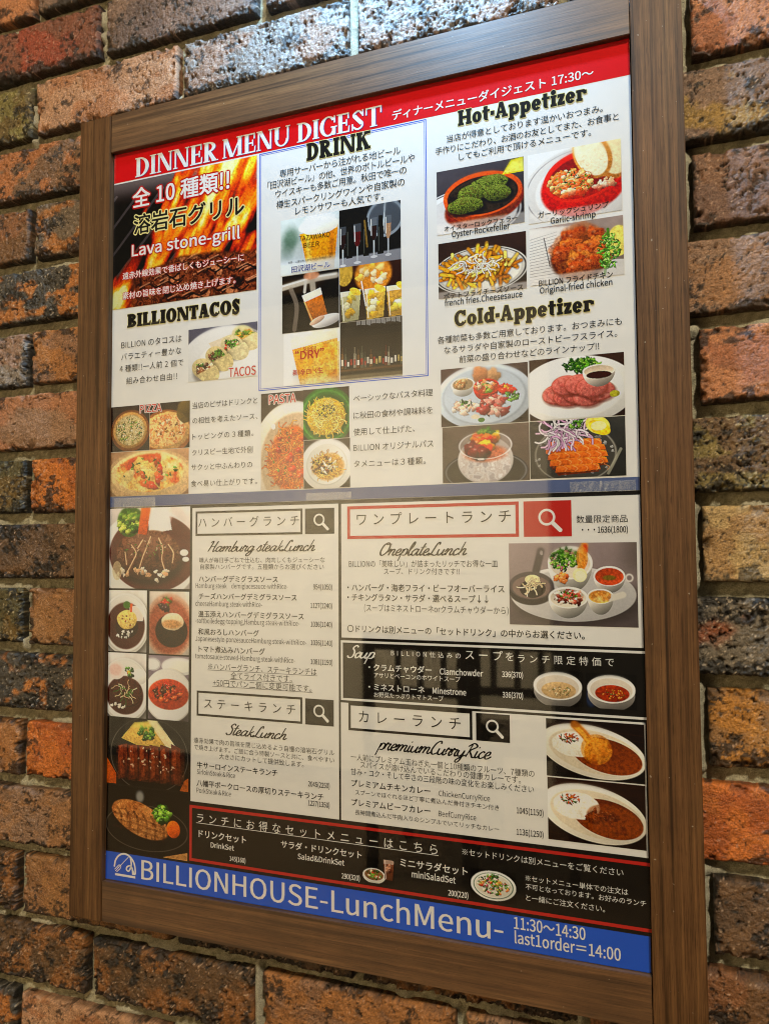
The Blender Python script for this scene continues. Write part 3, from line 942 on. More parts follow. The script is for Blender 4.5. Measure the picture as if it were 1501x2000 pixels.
OVERPHOTO = {'grill', 'beer', 'dry', 'tacosp', 'pizzap', 'pastap', 'oy', 'ga', 'po', 'ch', 'oyl', 'gal', 'pol', 'chl', 'beer2', 'beer3', 'dry2', 'dry3', 'grill2', 'grill6', 'grill3', 'grill4', 'grill5'}
for p, grp, kind, sty, txt, x0, x1, z, mode, h in TEXTS:
    inkn, wt, oink, owt = STY[sty]
    v, f = glyphs(txt)
    wd = v[:, 0].max() - v[:, 0].min()
    cjk = any(ord(c) > 0x2fff for c in txt)
    if mode == 'n' or h is None:
        sz = (x1 - x0) / wd
    elif mode == 't':
        sz = h / 0.97
        tk = ((x1 - x0) / sz - wd) / max(1, len(txt) - 1)
        if tk < -.06:
            tk = -.06
        v, f = glyphs(txt, tk)
    else:
        sz = h * (1.08 if cjk else 1.0 if sty == 'big' else 1.12)
    zz = z + (0.05 * sz if cjk else 0)
    key0 = (p, grp, kind)
    yb = YP - (.42 if grp in OVERPHOTO else .3)
    xa = v[:, 0].min()
    sx_ = (x1 - x0) / (v[:, 0].max() - xa)
    base = np.stack([x0 + (v[:, 0] - xa) * sx_, zz + v[:, 1] * sz], 1)
    q = wt * sz * .6
    offs = [(0, 0)] if wt < .008 else [(q, 0), (-q, 0)] if wt < .018 else [(q, q * .7), (-q, q * .7), (-q, -q * .7), (q, -q * .7)]
    for n_, (a_, b_) in enumerate(offs):
        add_acc(key0 + (inkn, 0), base + np.array((a_, b_)), f, yb - .06 - n_ * .004)
    if oink:
        q = owt * sz
        for n_ in range(8):
            t_ = n_ * math.pi / 4
            add_acc(key0 + (oink, 1), base + np.array((q * math.cos(t_), q * math.sin(t_))), f, yb - .02 - n_ * .003)
    if sty in ('ku', 'wu'):
        q = .14 * sz
        t_ = .05 * sz
        V = np.array([(x0 - 1, zz - q), (x1 + 1, zz - q), (x1 + 1, zz - q + t_), (x0 - 1, zz - q + t_)])
        add_acc(key0 + (inkn, 0), V, [(0, 1, 2, 3)], yb - .05)
bpy.data.objects.remove(fo)


# --- hand-drawn slab / serif / script alphabets
def arcband(cx, cy, rx, ry, a0, a1, tx, ty, n=22):
    P, F = [], []
    for i in range(n + 1):
        a = math.radians(a0 + (a1 - a0) * i / n)
        P.append((cx + rx * math.cos(a), cy + ry * math.sin(a)))
        P.append((cx + (rx - tx) * math.cos(a), cy + (ry - ty) * math.sin(a)))
    for i in range(n):
        F.append((2 * i, 2 * i + 2, 2 * i + 3, 2 * i + 1))
    return P, F


def rect(x0, y0, x1, y1):
    return [(x0, y0), (x1, y0), (x1, y1), (x0, y1)], [(0, 1, 2, 3)]


def poly(*p):
    return list(p), [tuple(range(len(p)))]


def crom(P, n=7):
    P = [np.array(p, float) for p in P]
    Q = [2 * P[0] - P[1]] + P + [2 * P[-1] - P[-2]]
    out = []
    for i in range(1, len(Q) - 2):
        a, b, c, d = Q[i - 1:i + 3]
        for k in range(n):
            t = k / n
            out.append(.5 * (2 * b + (c - a) * t + (2 * a - 5 * b + 4 * c - d) * t * t + (3 * b - a - 3 * c + d) * t ** 3))
    out.append(Q[-2])
    return out


def ribbon(P, wa, wb=None, curve=True, cap=True):
    P = crom(P) if curve and len(P) > 2 else [np.array(p, float) for p in P]
    V, F = [], []
    n = len(P)
    for i in range(n):
        d = P[min(i + 1, n - 1)] - P[max(i - 1, 0)]
        d = d / (np.hypot(*d) + 1e-9)
        nn = np.array([-d[1], d[0]])
        ww = wa if wb is None else wa + (wb - wa) * abs(d[1])
        ww = ww * .5
        if cap and (i == 0 or i == n - 1):
            ww *= .7
        V.append(tuple(P[i] + nn * ww))
        V.append(tuple(P[i] - nn * ww))
    for i in range(n - 1):
        F.append((2 * i, 2 * i + 1, 2 * i + 3, 2 * i + 2))
    return V, F


def slab(ch, w, t, s, sh):
    """glyph in cap-height units: stem w, hairline t, serif overhang s, serif thickness sh -> (primitives, advance)"""
    A = []

    def stem(x, y0=0.0, y1=1.0, bot=True, top=True, ww=None, l=1, r=1):
        q = ww or w
        A.append(rect(x, y0, x + q, y1))
        if bot:
            A.append(rect(x - s * l, y0, x + q + s * r, y0 + sh))
        if top:
            A.append(rect(x - s * l, y1 - sh, x + q + s * r, y1))
    x = s
    if ch == 'I':
        stem(x)
        return A, w + 2 * s
    if ch == 'D':
        stem(x, r=0)
        A.append(arcband(x + w * .9, .5, .44 + w * .35, .5, -90, 90, w, t))
        A.append(rect(x, 0, x + w, t))
        return A, x + w * .9 + .44 + w * .35 + s * .3
    if ch in 'PRB':
        stem(x, r=1 if ch != 'B' else 0)
        bw = .34 + w * .3
        A.append(arcband(x + w * .85, .74, bw, .26, -90, 90, w * .92, t))
        A.append(rect(x, .48, x + w * .95, .48 + t))
        A.append(rect(x, 1 - t, x + w * .95, 1))
        if ch == 'B':
            A.append(arcband(x + w * .85, .27, bw + .05, .27, -90, 90, w * .95, t))
        if ch == 'R':
            x2 = x + w * .7
            A.append(poly((x2, .5), (x2 + w * .95, .5), (x2 + w * 1.1 + .27, sh * .5), (x2 + .27 - w * .1, sh * .5)))
            A.append(rect(x2 + .25 - w * .1, 0, x2 + .30 + w * 1.1 + s * .6, sh))
            return A, x2 + .30 + w * 1.1 + s * .6
        return A, x + w * .85 + bw + .05 + s * .3
    if ch in 'EL':
        stem(x, r=0 if ch == 'E' else 1)
        W_ = x + w + .36
        A.append(rect(x, 0, W_, max(t, sh)))
        A.append(poly((W_ - t * .9, 0), (W_, 0), (W_ + .02, .34), (W_ - t * .6, .30)))
        if ch == 'E':
            A.append(rect(x, 1 - max(t, sh), W_ - .03, 1))
            A.append(rect(W_ - .03 - t * .8, .70, W_ - .02, 1))
            A.append(rect(x, .5 - t / 2, x + w + .24, .5 + t / 2))
            A.append(rect(x + w + .24 - t * .7, .34, x + w + .25, .66))
        return A, W_ + s * .4
    if ch == 'T':
        W_ = .74 + w * .3
        A.append(rect(0, 1 - max(t, sh), W_, 1))
        A.append(rect(0, .64, t * .9, 1))
        A.append(rect(W_ - t * .9, .64, W_, 1))
        stem(W_ / 2 - w / 2, top=False)
        return A, W_ + .02
    if ch == 'H':
        stem(x)
        stem(x + w + .30)
        A.append(rect(x, .5 - t / 2, x + w + .35, .5 + t / 2))
        return A, x + 2 * w + .30 + s
    if ch == 'U':
        stem(x, .36, bot=False)
        x2 = x + w + .32
        stem(x2 + w - t * 1.15, .36, bot=False, ww=t * 1.15)
        rx = (x2 + w - x) / 2
        A.append(arcband(x + rx, .37, rx, .38, 180, 360, (w + t) * .5, t))
        return A, x2 + w + s
    if ch == 'N':
        stem(x, ww=t * 1.1)
        x2 = x + t + .50 + w * .3
        stem(x2, ww=t * 1.1, bot=False)
        A.append(poly((x, 1), (x + w, 1), (x2 + t * 1.1, 0), (x2 + t * 1.1 - w, 0)))
        return A, x2 + t * 1.1 + s
    if ch == 'M':
        stem(x, ww=t * 1.1)
        x2 = x + t + .62 + w * .4
        stem(x2, ww=w)
        m = (x + x2 + w * .5) / 2
        A.append(poly((x, 1), (x + w, 1), (m + w * .5, 0), (m - w * .5, 0)))
        A.append(poly((x2 + w, 1), (x2 + w - t, 1), (m - t * .2, 0), (m + t, 0)))
        return A, x2 + w + s
    if ch == 'K':
        stem(x)
        x2 = x + w
        A.append(poly((x2 - .03, .38), (x2 + .33, 1 - sh * .4), (x2 + .33 + t * 1.4, 1 - sh * .4), (x2 - .03, .38 + t * 1.5)))
        A.append(poly((x2 + .02, .55), (x2 + .02 + w * .6, .72), (x2 + .40 + w * .55, sh * .5), (x2 + .34 - w * .35, sh * .5)))
        A.append(rect(x2 + .18, 1 - sh, x2 + .45 + t, 1))
        A.append(rect(x2 + .20, 0, x2 + .46 + w * .6, sh))
        return A, x2 + .46 + w * .6
    if ch == 'A':
        W_ = .80 + w * .45
        A.append(poly((s, sh * .5), (s + t * 1.1, sh * .5), (W_ * .5 + .02, 1), (W_ * .5 - w * .5, 1)))
        A.append(poly((W_ - s - w, sh * .5), (W_ - s, sh * .5), (W_ * .5 + w * .42, 1), (W_ * .5 - w * .5, 1)))
        A.append(rect(W_ * .24, .26, W_ * .74, .26 + t))
        A.append(rect(0, 0, s * 2 + t * 1.1, sh))
        A.append(rect(W_ - 2 * s - w, 0, W_, sh))
        return A, W_
    if ch == 'O':
        rx = .40 + w * .3
        A.append(arcband(rx, .5, rx, .52, 0, 360, w, t, 40))
        return A, 2 * rx
    if ch in 'CG':
        rx = .38 + w * .3
        A.append(arcband(rx, .5, rx, .52, 38, 322, w, t * 1.1, 32))
        q = rx * 1.82
        A.append(rect(q - t, .64, q, 1))
        if ch == 'C':
            A.append(poly((q - t * .6, .13), (q + .02, .16), (q + .02, .36), (q - t * .4, .34)))
        else:
            A.append(rect(q - w * .8, .02, q + w * .1, .46))
            A.append(rect(q - w * .8 - s, .46 - sh, q + w * .1 + s, .46))
        return A, q + .05
    if ch == 'S':
        A.append(ribbon([(.60, .76), (.42, .95), (.20, .86), (.17, .70), (.36, .53), (.57, .36), (.56, .14), (.34, .04), (.12, .18)], t * 1.2, t * .9 + w * .15, cap=False))
        A.append(ribbon([(.19, .74), (.36, .53), (.56, .30)], w * .95, w * .95, cap=False))
        A.append(rect(.60 - t * .2, .66, .60 + t * .7, 1.0))
        A.append(rect(.06, 0, .06 + t * .9, .34))
        return A, .72
    # lower case (x-height .70)
    xh = .70
    if ch == 'o':
        rx = .29 + w * .22
        A.append(arcband(rx, xh / 2, rx, xh / 2 + .015, 0, 360, w, t, 32))
        return A, 2 * rx
    if ch == 'e':
        rx = .28 + w * .22
        A.append(arcband(rx, xh / 2, rx, xh / 2 + .015, 0, 325, w, t, 32))
        A.append(rect(w * .6, xh / 2 - t * .5, 2 * rx - w * .3, xh / 2 + t * .35))
        return A, 2 * rx
    if ch == 't':
        x = .10
        A.append(rect(x, .14, x + w, .92))
        A.append(rect(0, xh - sh, x + w + .16, xh))
        A.append(arcband(x + .24, .22, .24, .23, 180, 300, w, t))
        return A, x + w + .16
    if ch == 'p':
        stem(x, -.30, xh, top=True, r=.6)
        rx = .25 + w * .22
        A.append(arcband(x + w * .55 + rx * .75, xh / 2, rx, xh / 2 + .01, -150, 150, w, t, 28))
        return A, x + w * .55 + rx * 1.75
    if ch == 'd':
        rx = .25 + w * .22
        A.append(arcband(rx, xh / 2, rx, xh / 2 + .01, 30, 330, w, t, 28))
        stem(rx * 1.35, 0, 1, l=0)
        A.append(rect(rx * 1.35 - s, 1 - sh, rx * 1.35 + w, 1))
        return A, rx * 1.35 + w + s
    if ch == 'i':
        stem(x, 0, xh, r=1)
        A.append(arcband(x + w / 2, .88, w * .62, w * .55, 0, 360, w * .62, w * .55, 16))
        return A, w + 2 * s
    if ch == 'l':
        stem(x)
        return A, w + 2 * s
    if ch == 'r':
        stem(x, 0, xh)
        A.append(arcband(x + w + .12, xh - .22, .22, .22, 20, 150, w * .7, t * 1.3))
        A.append(rect(x + w + .13, xh - .30, x + w + .13 + w * .75, xh - .06))
        return A, x + w + .14 + w * .75
    if ch == 'z':
        W_ = .52
        A.append(rect(0, xh - sh * 1.2, W_, xh))
        A.append(rect(0, 0, W_, sh * 1.2))
        A.append(poly((0, sh), (w * 1.1, sh), (W_, xh - sh), (W_ - w * 1.1, xh - sh)))
        A.append(rect(0, xh - .24, t * .8, xh))
        A.append(rect(W_ - t * .8, 0, W_, .24))
        return A, W_
    if ch == '-':
        A.append(rect(0, .27, .30, .27 + t * 1.5))
        return A, .30
    return A, .3


SCRIPT = {
    'a': ([[(.85, .85), (.5, 1), (.1, .55), (.2, .05), (.55, .12), (.85, .7), (.92, 1)], [(.92, 1), (.8, .3), (.98, .02), (1.3, .35)]], 1.15),
    'n': ([[(-.1, .5), (.15, 1), (.25, .7), (.12, 0)], [(.16, .35), (.5, .95), (.78, .85), (.68, .25), (.85, .02), (1.2, .35)]], 1.08),
    'm': ([[(-.1, .5), (.15, 1), (.25, .7), (.12, 0)], [(.16, .35), (.5, .95), (.75, .85), (.62, 0)], [(.68, .35), (1.0, .95), (1.28, .85), (1.18, .25), (1.35, .02), (1.7, .35)]], 1.58),
    'u': ([[(.05, .95), (0, .3), (.25, .02), (.6, .35), (.78, .95)], [(.78, .95), (.68, .25), (.85, .02), (1.2, .35)]], 1.08),
    'r': ([[(-.1, .4), (.12, 1.1), (.28, .92), (.58, .95), (.42, .4), (.55, .02), (.9, .35)]], .78),
    'g': ([[(.85, .85), (.5, 1), (.1, .55), (.2, .05), (.55, .12), (.85, .7), (.92, 1)], [(.92, 1), (.78, -.3), (.4, -.85), (.1, -.6), (.5, -.1), (1.2, .35)]], 1.12),
    's': ([[(-.15, .2), (.35, 1.1), (.5, .5), (.4, .02), (.05, .12)], [(.4, .02), (.85, .35)]], .75),
    't': ([[(.4, 1.9), (.15, .5), (.28, .02), (.62, .35)], [(-.1, 1.25), (.7, 1.3)]], .56),
    'e': ([[(.0, .35), (.5, .55), (.6, .9), (.35, 1), (.05, .5), (.22, .02), (.55, .06), (.88, .38)]], .78),
    'k': ([[(.35, 2.0), (.1, 0)], [(.75, 1), (.2, .5), (.45, .35), (.65, .02), (1.0, .35)]], .9),
    'L': ([[(1.12, 1.62), (1.0, 2.0), (.72, 1.75), (.52, .9), (.36, .25), (.02, .02), (.04, .26), (.5, .12), (.95, 0), (1.35, .35)]], 1.22),
    'c': ([[(.68, .8), (.42, 1), (.06, .55), (.18, .04), (.5, .06), (.88, .38)]], .78),
    'h': ([[(.35, 2.05), (.08, 0)], [(.14, .35), (.5, .95), (.76, .85), (.68, .2), (.85, .02), (1.15, .3)]], 1.05),
    'b': ([[(.35, 2.05), (.08, .3), (.35, 0), (.75, .4), (.62, .95), (.22, .55)], [(.66, .9), (1.0, .75)]], .9),
    'H': ([[(.0, 1.7), (.45, 1.95), (.3, .9), (.1, 0)], [(.15, .9), (1.15, 1.05)], [(1.25, 2), (1.0, .8), (.98, .02), (1.3, .2)]], 1.35),
    'S': ([[(1.05, 1.75), (.7, 2.05), (.35, 1.6), (.75, 1.0), (.7, .2), (.25, 0), (-.1, .35)]], 1.0),
    'O': ([[(.75, 2.05), (.25, 1.6), (.1, .5), (.5, 0), (1.1, .7), (1.15, 1.6), (.8, 2.0), (.55, 1.75), (1.35, 1.8)]], 1.3),
    'o': ([[(.45, 1), (.1, .55), (.25, .02), (.65, .25), (.75, .75), (.5, 1), (.4, .8), (1.0, .8)]], .88),
    'p': ([[(.15, 1), (-.05, -.9)], [(.1, .3), (.4, 1), (.8, .8), (.65, .1), (.2, .06)], [(.6, .05), (1, .35)]], .95),
    'l': ([[(-.05, .3), (.5, 1.6), (.42, 2.1), (.18, 1.4), (.15, .2), (.35, .02), (.65, .35)]], .52),
    'i': ([[(.15, 1), (.06, .25), (.22, .02), (.55, .35)], [(.22, 1.42), (.27, 1.6)]], .48),
    'C': ([[(1.1, 1.6), (.9, 2.0), (.4, 1.6), (.1, .6), (.4, 0), (1.05, .35)]], 1.0),
    'y': ([[(.05, .95), (0, .35), (.25, .05), (.6, .35), (.78, .95)], [(.78, .95), (.55, -.5), (.2, -.85), (.05, -.55), (.6, 0), (1.2, .35)]], 1.08),
    'R': ([[(.45, 1.9), (.1, 0)], [(-.05, 1.55), (.6, 2.05), (1.1, 1.6), (.4, 1.0), (.7, .4), (1.0, 0), (1.35, .25)]], 1.2),
}
for hi, (p, fn, txt, x0, x1, z, ch_) in enumerate(HEADS):
    prim = []
    x = 0.0
    if fn in ('slab', 'serif'):
        w_, t_, s_, sh_, gap = (.30, .18, .07, .165, .05) if fn == 'slab' else (.20, .075, .075, .055, .035)
        if txt == 'BILLIONTACOS':
            gap, w_, t_ = .03, .40, .19
        for c_ in txt:
            A, adv = slab(c_, w_, t_, s_, sh_)
            prim += [([(a + x, b_) for a, b_ in P], F) for P, F in A]
            x += adv + gap
        x -= gap
        xmin, xmax, H_ = 0.0, x, 1.0
    else:
        for c_ in txt:
            if c_ == ' ':
                x += .55
                continue
            S_, adv = SCRIPT[c_]
            for st_ in S_:
                P, F = ribbon(st_, .15, .24)
                prim.append(([(a + x + .38 * b_, b_) for a, b_ in P], F))
            x += adv
        xs = [a for P, F in prim for a, b_ in P]
        xmin, xmax, H_ = min(xs), max(xs), 2.0
    sx, sz = (x1 - x0) / (xmax - xmin), ch_ / H_
    ik = {'slab': 'black', 'serif': 'white', 'script': 'coal', 'scriptw': 'white'}[fn]
    for n_, (P, F) in enumerate(prim):
        V = np.array(P, float)
        V = np.stack([x0 + (V[:, 0] - xmin) * sx, z + V[:, 1] * sz], 1)
        # keep faces turned to the viewer
        F2 = []
        for f in F:
            a = V[list(f)]
            ar = np.sum(a[:, 0] * np.roll(a[:, 1], -1) - np.roll(a[:, 0], -1) * a[:, 1])
            F2.append(f if ar > 0 else f[::-1])
        grp = 'heading%d' % (0 if fn == 'serif' else hi)
        add_acc((p, grp, 'heading_lettering', ik, 0), V, F2, YP - .36 - n_ * .0012)
        if fn in ('slab', 'serif'):     # pale halo round the black slab letters, dark edge round the white ones
            e = .55 if fn == 'slab' else .6
            c0 = V.mean(0)
            for dx, dz in (((e, 0), (-e, 0), (0, e), (0, -e)) if fn == 'slab' else ((e, -e * .6),)):
                add_acc((p, grp, 'heading_lettering', 'cream' if fn == 'slab' else 'navy', 1), V + np.array((dx, dz)), F2, YP - .30 - n_ * .0008 - dx * .001)

made = {}
for key in sorted(acc, key=lambda k: (k[4], k[0], k[1], k[2])):
    p, grp, kind, ik, lay = key
    Vs, F, _ = acc[key]
    par = PO[p]
    nm = kind
    if lay == 1:
        par = made.get((p, grp, kind), par)
        nm = 'letter_outline'
    elif (p, grp, kind) in made:
        par = made[(p, grp, kind)]
        nm = 'lettering'
    o = mesh(nm, np.concatenate(Vs), F, INK[ik], par)
    made.setdefault((p, grp, kind), o)

# shop emblem on the blue band: dome with fork and spoon
L_ = []
cx, cz = -264.2, -402.5
L_.append(ribbon([(-278.3, -402.2), (-276.5, -394.5), (-271.2, -388.6), (-264.2, -386.6), (-257.2, -388.8), (-251.8, -394.6), (-249.9, -402), (-249.7, -407.0)], 2.0, 2.0, cap=False))
L_.append(rect(-277.2, -411.4, -249.6, -409.0))
L_.append(ribbon([(-259.0, -389.3), (-270.6, -400.6)], 1.1, 1.1, curve=False))
L_.append(ribbon([(-269.0, -400.2), (-271.9, -399.6), (-274.6, -402.0), (-277.8, -405.0)], .9, .9))
L_.append(ribbon([(-270.6, -400.6), (-272.8, -402.6), (-276.6, -406.6)], .9, .9))
L_.append(ribbon([(-269.0, -400.2), (-270.2, -403.2), (-272.6, -405.4), (-275.0, -407.6)], .9, .9))
L_.append(ribbon([(-256.6, -390.0), (-255.4, -394.5), (-255.6, -399.4), (-258.6, -404.6), (-261.6, -403.2), (-260.6, -400.0), (-256.2, -398.6), (-253.4, -402.4), (-252.6, -407.4)], 1.5, 1.9))
L_.append(poly((-254.8, -400.5), (-252.9, -401.6), (-249.4, -407.9), (-254.0, -407.9)))
V, F = [], []
for n_, (P, f) in enumerate(L_):
    b0 = len(V)
    V += [(a * MM, (YP - .3 - n_ * .002) * MM, b_ * MM) for a, b_ in P]
    F += [tuple(i + b0 for i in q) for q in f]
mesh('emblem', V, F, INK['white'], lunch)

# ------------------------------------------------------------------ printed food photographs
PHOTO_MAT = attr_mat('printed_photo', 0.6, .05, 1500, 0, .06)
PX = 2.2         # samples per mm across a photo


class P:
    def __init__(s, w, h, bg, bg2=None, seed=1):
        s.nx, s.nz = max(24, int(w * PX)), max(24, int(h * PX))
        s.x, s.y = np.meshgrid(np.linspace(0, 1, s.nx + 1), np.linspace(0, 1, s.nz + 1), indexing='ij')
        s.asp = h / w
        c = np.array(bg, float)
        s.im = np.zeros(s.x.shape + (3,)) + c
        if bg2 is not None:
            s.im += (np.array(bg2, float) - c) * s.y[..., None]
        s.seed = seed
        s.im *= (.90 + .2 * fbm(s.x * 5, s.y * 5, seed, 4, .6))[..., None]

    def put(s, m, col, a=1.0):
        s.im += (np.array(col, float) - s.im) * (m * a)[..., None]
        return s

    def me(s, cx, cy, rx, ry, ang=0, soft=.1, wob=0.0, seed=0):
        c, n = math.cos(ang), math.sin(ang)
        dx, dy = s.x - cx, (s.y - cy) * s.asp
        u, v = (dx * c + dy * n) / rx, (-dx * n + dy * c) / (ry * s.asp)
        r = np.sqrt(u * u + v * v)
        if wob:
            r = r + (fbm(s.x * 7, s.y * 7, seed, 3) - .5) * wob
        return sstep(1 + soft * .5, 1 - soft * .5, r), u, v, r

    def e(s, cx, cy, rx, ry, col, a=1.0, ang=0, soft=.1, wob=0.0, sh=0.0, seed=0):
        m, u, v, r = s.me(cx, cy, rx, ry, ang, soft, wob, seed)
        c = np.array(col, float) + np.zeros_like(s.im)
        if sh:
            c = c * (1 - sh * (u * .35 + v * .75) * .8)[..., None]
        s.im += (np.clip(c, 0, 1) - s.im) * (m * a)[..., None]
        return s

    def ring(s, cx, cy, rx, ry, wd, col, a=1.0, ang=0):
        m, u, v, r = s.me(cx, cy, rx, ry, ang)
        return s.put(np.exp(-((r - 1) / wd) ** 2), col, a)

    def p(s, pts, col, a=1.0, grad=0.0):
        m = np.zeros_like(s.x, bool)
        n = len(pts)
        for i in range(n):
            (x0, y0), (x1, y1) = pts[i], pts[(i + 1) % n]
            if y0 == y1:
                continue
            hit = ((y0 > s.y) != (y1 > s.y)) & (s.x < (x1 - x0) * (s.y - y0) / (y1 - y0) + x0)
            m ^= hit
        c = np.array(col, float) + np.zeros_like(s.im)
        if grad:
            yy = [q[1] for q in pts]
            c = c * (1 - grad * ((s.y - min(yy)) / (max(yy) - min(yy) + 1e-6) - .4))[..., None]
        s.im += (np.clip(c, 0, 1) - s.im) * (m * a)[..., None]
        return s

    def l(s, pts, wd, col, a=1.0):
        if len(pts) > 2:
            pts = [tuple(q) for q in crom(pts, 5)]
        d = np.full(s.x.shape, 9.0)
        for (x0, y0), (x1, y1) in zip(pts[:-1], pts[1:]):
            ex, ey = x1 - x0, (y1 - y0) * s.asp
            px, py = s.x - x0, (s.y - y0) * s.asp
            t = np.clip((px * ex + py * ey) / (ex * ex + ey * ey + 1e-9), 0, 1)
            d = np.minimum(d, np.hypot(px - ex * t, py - ey * t))
        return s.put(sstep(wd * .65, wd * .35, d), col, a)

    def n(s, m, cols, scale, seed, a=.8):
        """mottle the masked region with noise between colours"""
        f = fbm(s.x * scale, s.y * scale * s.asp, seed, 4, .62)
        q = np.clip((f - .28) / .44, 0, .999) * (len(cols) - 1)
        i = q.astype(int)
        cc = np.array(cols, float)
        c = cc[i] + (cc[np.minimum(i + 1, len(cols) - 1)] - cc[i]) * (q - i)[..., None]
        s.im += (c - s.im) * (m * a)[..., None]
        return s

    def sc(s, n, reg, size, cols, seed, asp=.7, sh=.55, a=1.0, rim=0.22):
        """scatter n shaded lumps over an elliptic region"""
        r = random.Random(seed)
        cx, cy, rx, ry = reg
        pts = []
        for _ in range(n):
            q, t = math.sqrt(r.random()), r.random() * 6.283
            pts.append((cx + rx * q * math.cos(t), cy + ry * q * math.sin(t)))
        pts.sort(key=lambda k: k[1])
        for x, y in pts:
            z = r.uniform(*size)
            c = np.array(r.choice(cols)) * r.uniform(.85, 1.12)
            an = r.uniform(0, 3.14)
            x0, x1 = int((x - z * 1.5) * s.nx), int((x + z * 1.5) * s.nx) + 2
            y0, y1 = int((y - z * 1.5 / s.asp) * s.nz), int((y + z * 1.5 / s.asp) * s.nz) + 2
            x0, y0 = max(0, x0), max(0, y0)
            if x1 <= x0 or y1 <= y0 or x0 > s.nx or y0 > s.nz:
                continue
            X_, Y_ = s.x[x0:x1, y0:y1] - x, (s.y[x0:x1, y0:y1] - y) * s.asp
            cc, ss = math.cos(an), math.sin(an)
            u, v = (X_ * cc + Y_ * ss) / z, (-X_ * ss + Y_ * cc) / (z * asp)
            th = np.arctan2(v, u)
            rr = np.sqrt(u * u + v * v) + .14 * np.sin(3 * th + x * 90) + .10 * np.sin(5 * th + y * 120) + .05 * np.sin(9 * th + x * 50)
            im = s.im[x0:x1, y0:y1]
            if rim:
                m2 = sstep(1.35, .95, rr)
                im += (im * .45 - im) * (m2 * rim)[..., None]
            m = sstep(1.08, .86, rr) * a
            lit = 1 - sh * ((X_ * .4 + Y_ * .9) / z)
            im += (np.clip(c * np.clip(lit, .35, 1.5)[..., None], 0, 1) - im) * m[..., None]
            if sh > .35 and z > .018:
                gl_ = np.exp(-(((X_ + z * .25) / (z * .22)) ** 2 + ((Y_ + z * asp * .4) / (z * .14)) ** 2))
                im += (np.array((1, .97, .9)) - im) * (gl_ * m * .55)[..., None]
        return s

    def st(s, n, reg, ln, wd, cols, seed, curl=1.0, ol=.5):
        """strands: noodles, fries, shredded leaves"""
        r = random.Random(seed)
        cx, cy, rx, ry = reg
        for _ in range(n):
            q, t = math.sqrt(r.random()), r.random() * 6.283
            x, y = cx + rx * q * math.cos(t), cy + ry * q * math.sin(t)
            an = r.uniform(0, 6.28)
            pts = [(x, y)]
            for _k in range(5 if curl else 1):
                stp = ln / (5 if curl else 1)
                x += math.cos(an) * stp
                y += math.sin(an) * stp / s.asp
                an += r.uniform(.1, .7) * curl * r.choice((1, 1, -1))
                pts.append((x, y))
            c = np.array(r.choice(cols)) * r.uniform(.8, 1.12)
            x0 = max(0, int((min(p_[0] for p_ in pts) - wd * 1.5) * s.nx))
            x1 = int((max(p_[0] for p_ in pts) + wd * 1.5) * s.nx) + 2
            y0 = max(0, int((min(p_[1] for p_ in pts) - wd * 1.5 / s.asp) * s.nz))
            y1 = int((max(p_[1] for p_ in pts) + wd * 1.5 / s.asp) * s.nz) + 2
            if x1 <= x0 or y1 <= y0:
                continue
            sx, sy, im = s.x[x0:x1, y0:y1], s.y[x0:x1, y0:y1], s.im[x0:x1, y0:y1]
            if sx.size == 0:
                continue
            d = np.full(sx.shape, 9.0)
            for (a0, b0), (a1, b1) in zip(pts[:-1], pts[1:]):
                ex, ey = a1 - a0, (b1 - b0) * s.asp
                px, py = sx - a0, (sy - b0) * s.asp
                t = np.clip((px * ex + py * ey) / (ex * ex + ey * ey + 1e-9), 0, 1)
                d = np.minimum(d, np.hypot(px - ex * t, py - ey * t))
            im += (im * .5 - im) * (sstep(wd * .95, wd * .5, d) * ol)[..., None]
            lit = np.clip(1.15 - .5 * d / wd, .5, 1.2)[..., None]
            im += (np.clip(c * lit, 0, 1) - im) * sstep(wd * .6, wd * .35, d)[..., None]
        return s

    def plate(s, cx, cy, rx, ry, col=(.93, .92, .90), line=None, well=.74):
        s.e(cx + .02, cy + .05, rx * 1.04, ry * 1.05, (.12, .10, .09), .55, soft=.25)
        s.e(cx, cy, rx, ry, col, sh=.14, soft=.04)
        if line:
            s.ring(cx, cy, rx * .95, ry * .95, .022, line, .9)
        s.ring(cx, cy, rx * (well + .02), ry * (well + .02), .05, np.array(col) * .78, .6)
        s.e(cx, cy, rx * well, ry * well, np.array(col) * .97, sh=-.10, soft=.08)
        return s

    def bowl(s, cx, cy, rx, ry, col, dep, inner):
        m = sstep(1.02, .98, np.abs((s.x - cx) / rx) ** 2 + np.clip((s.y - cy) / dep, 0, 9) ** 2) * (s.y > cy)
        c = np.array(col) * (1.05 - .5 * np.clip((s.y - cy) / dep, 0, 1) - .2 * (s.x - cx) / rx)[..., None]
        s.im += (np.clip(c, 0, 1) - s.im) * m[..., None]
        s.e(cx, cy, rx, ry, np.minimum(np.array(col) * 1.08, 1), soft=.05)
        s.e(cx, cy + ry * .06, rx * .90, ry * .86, inner, soft=.06, sh=-.2)
        return s


GREEN = [(.20, .38, .10), (.32, .52, .14), (.13, .28, .07), (.45, .62, .22)]
MEAT = [(.34, .18, .11), (.22, .11, .07), (.44, .24, .14), (.15, .08, .05)]
WHITE = (.95, .94, .92)


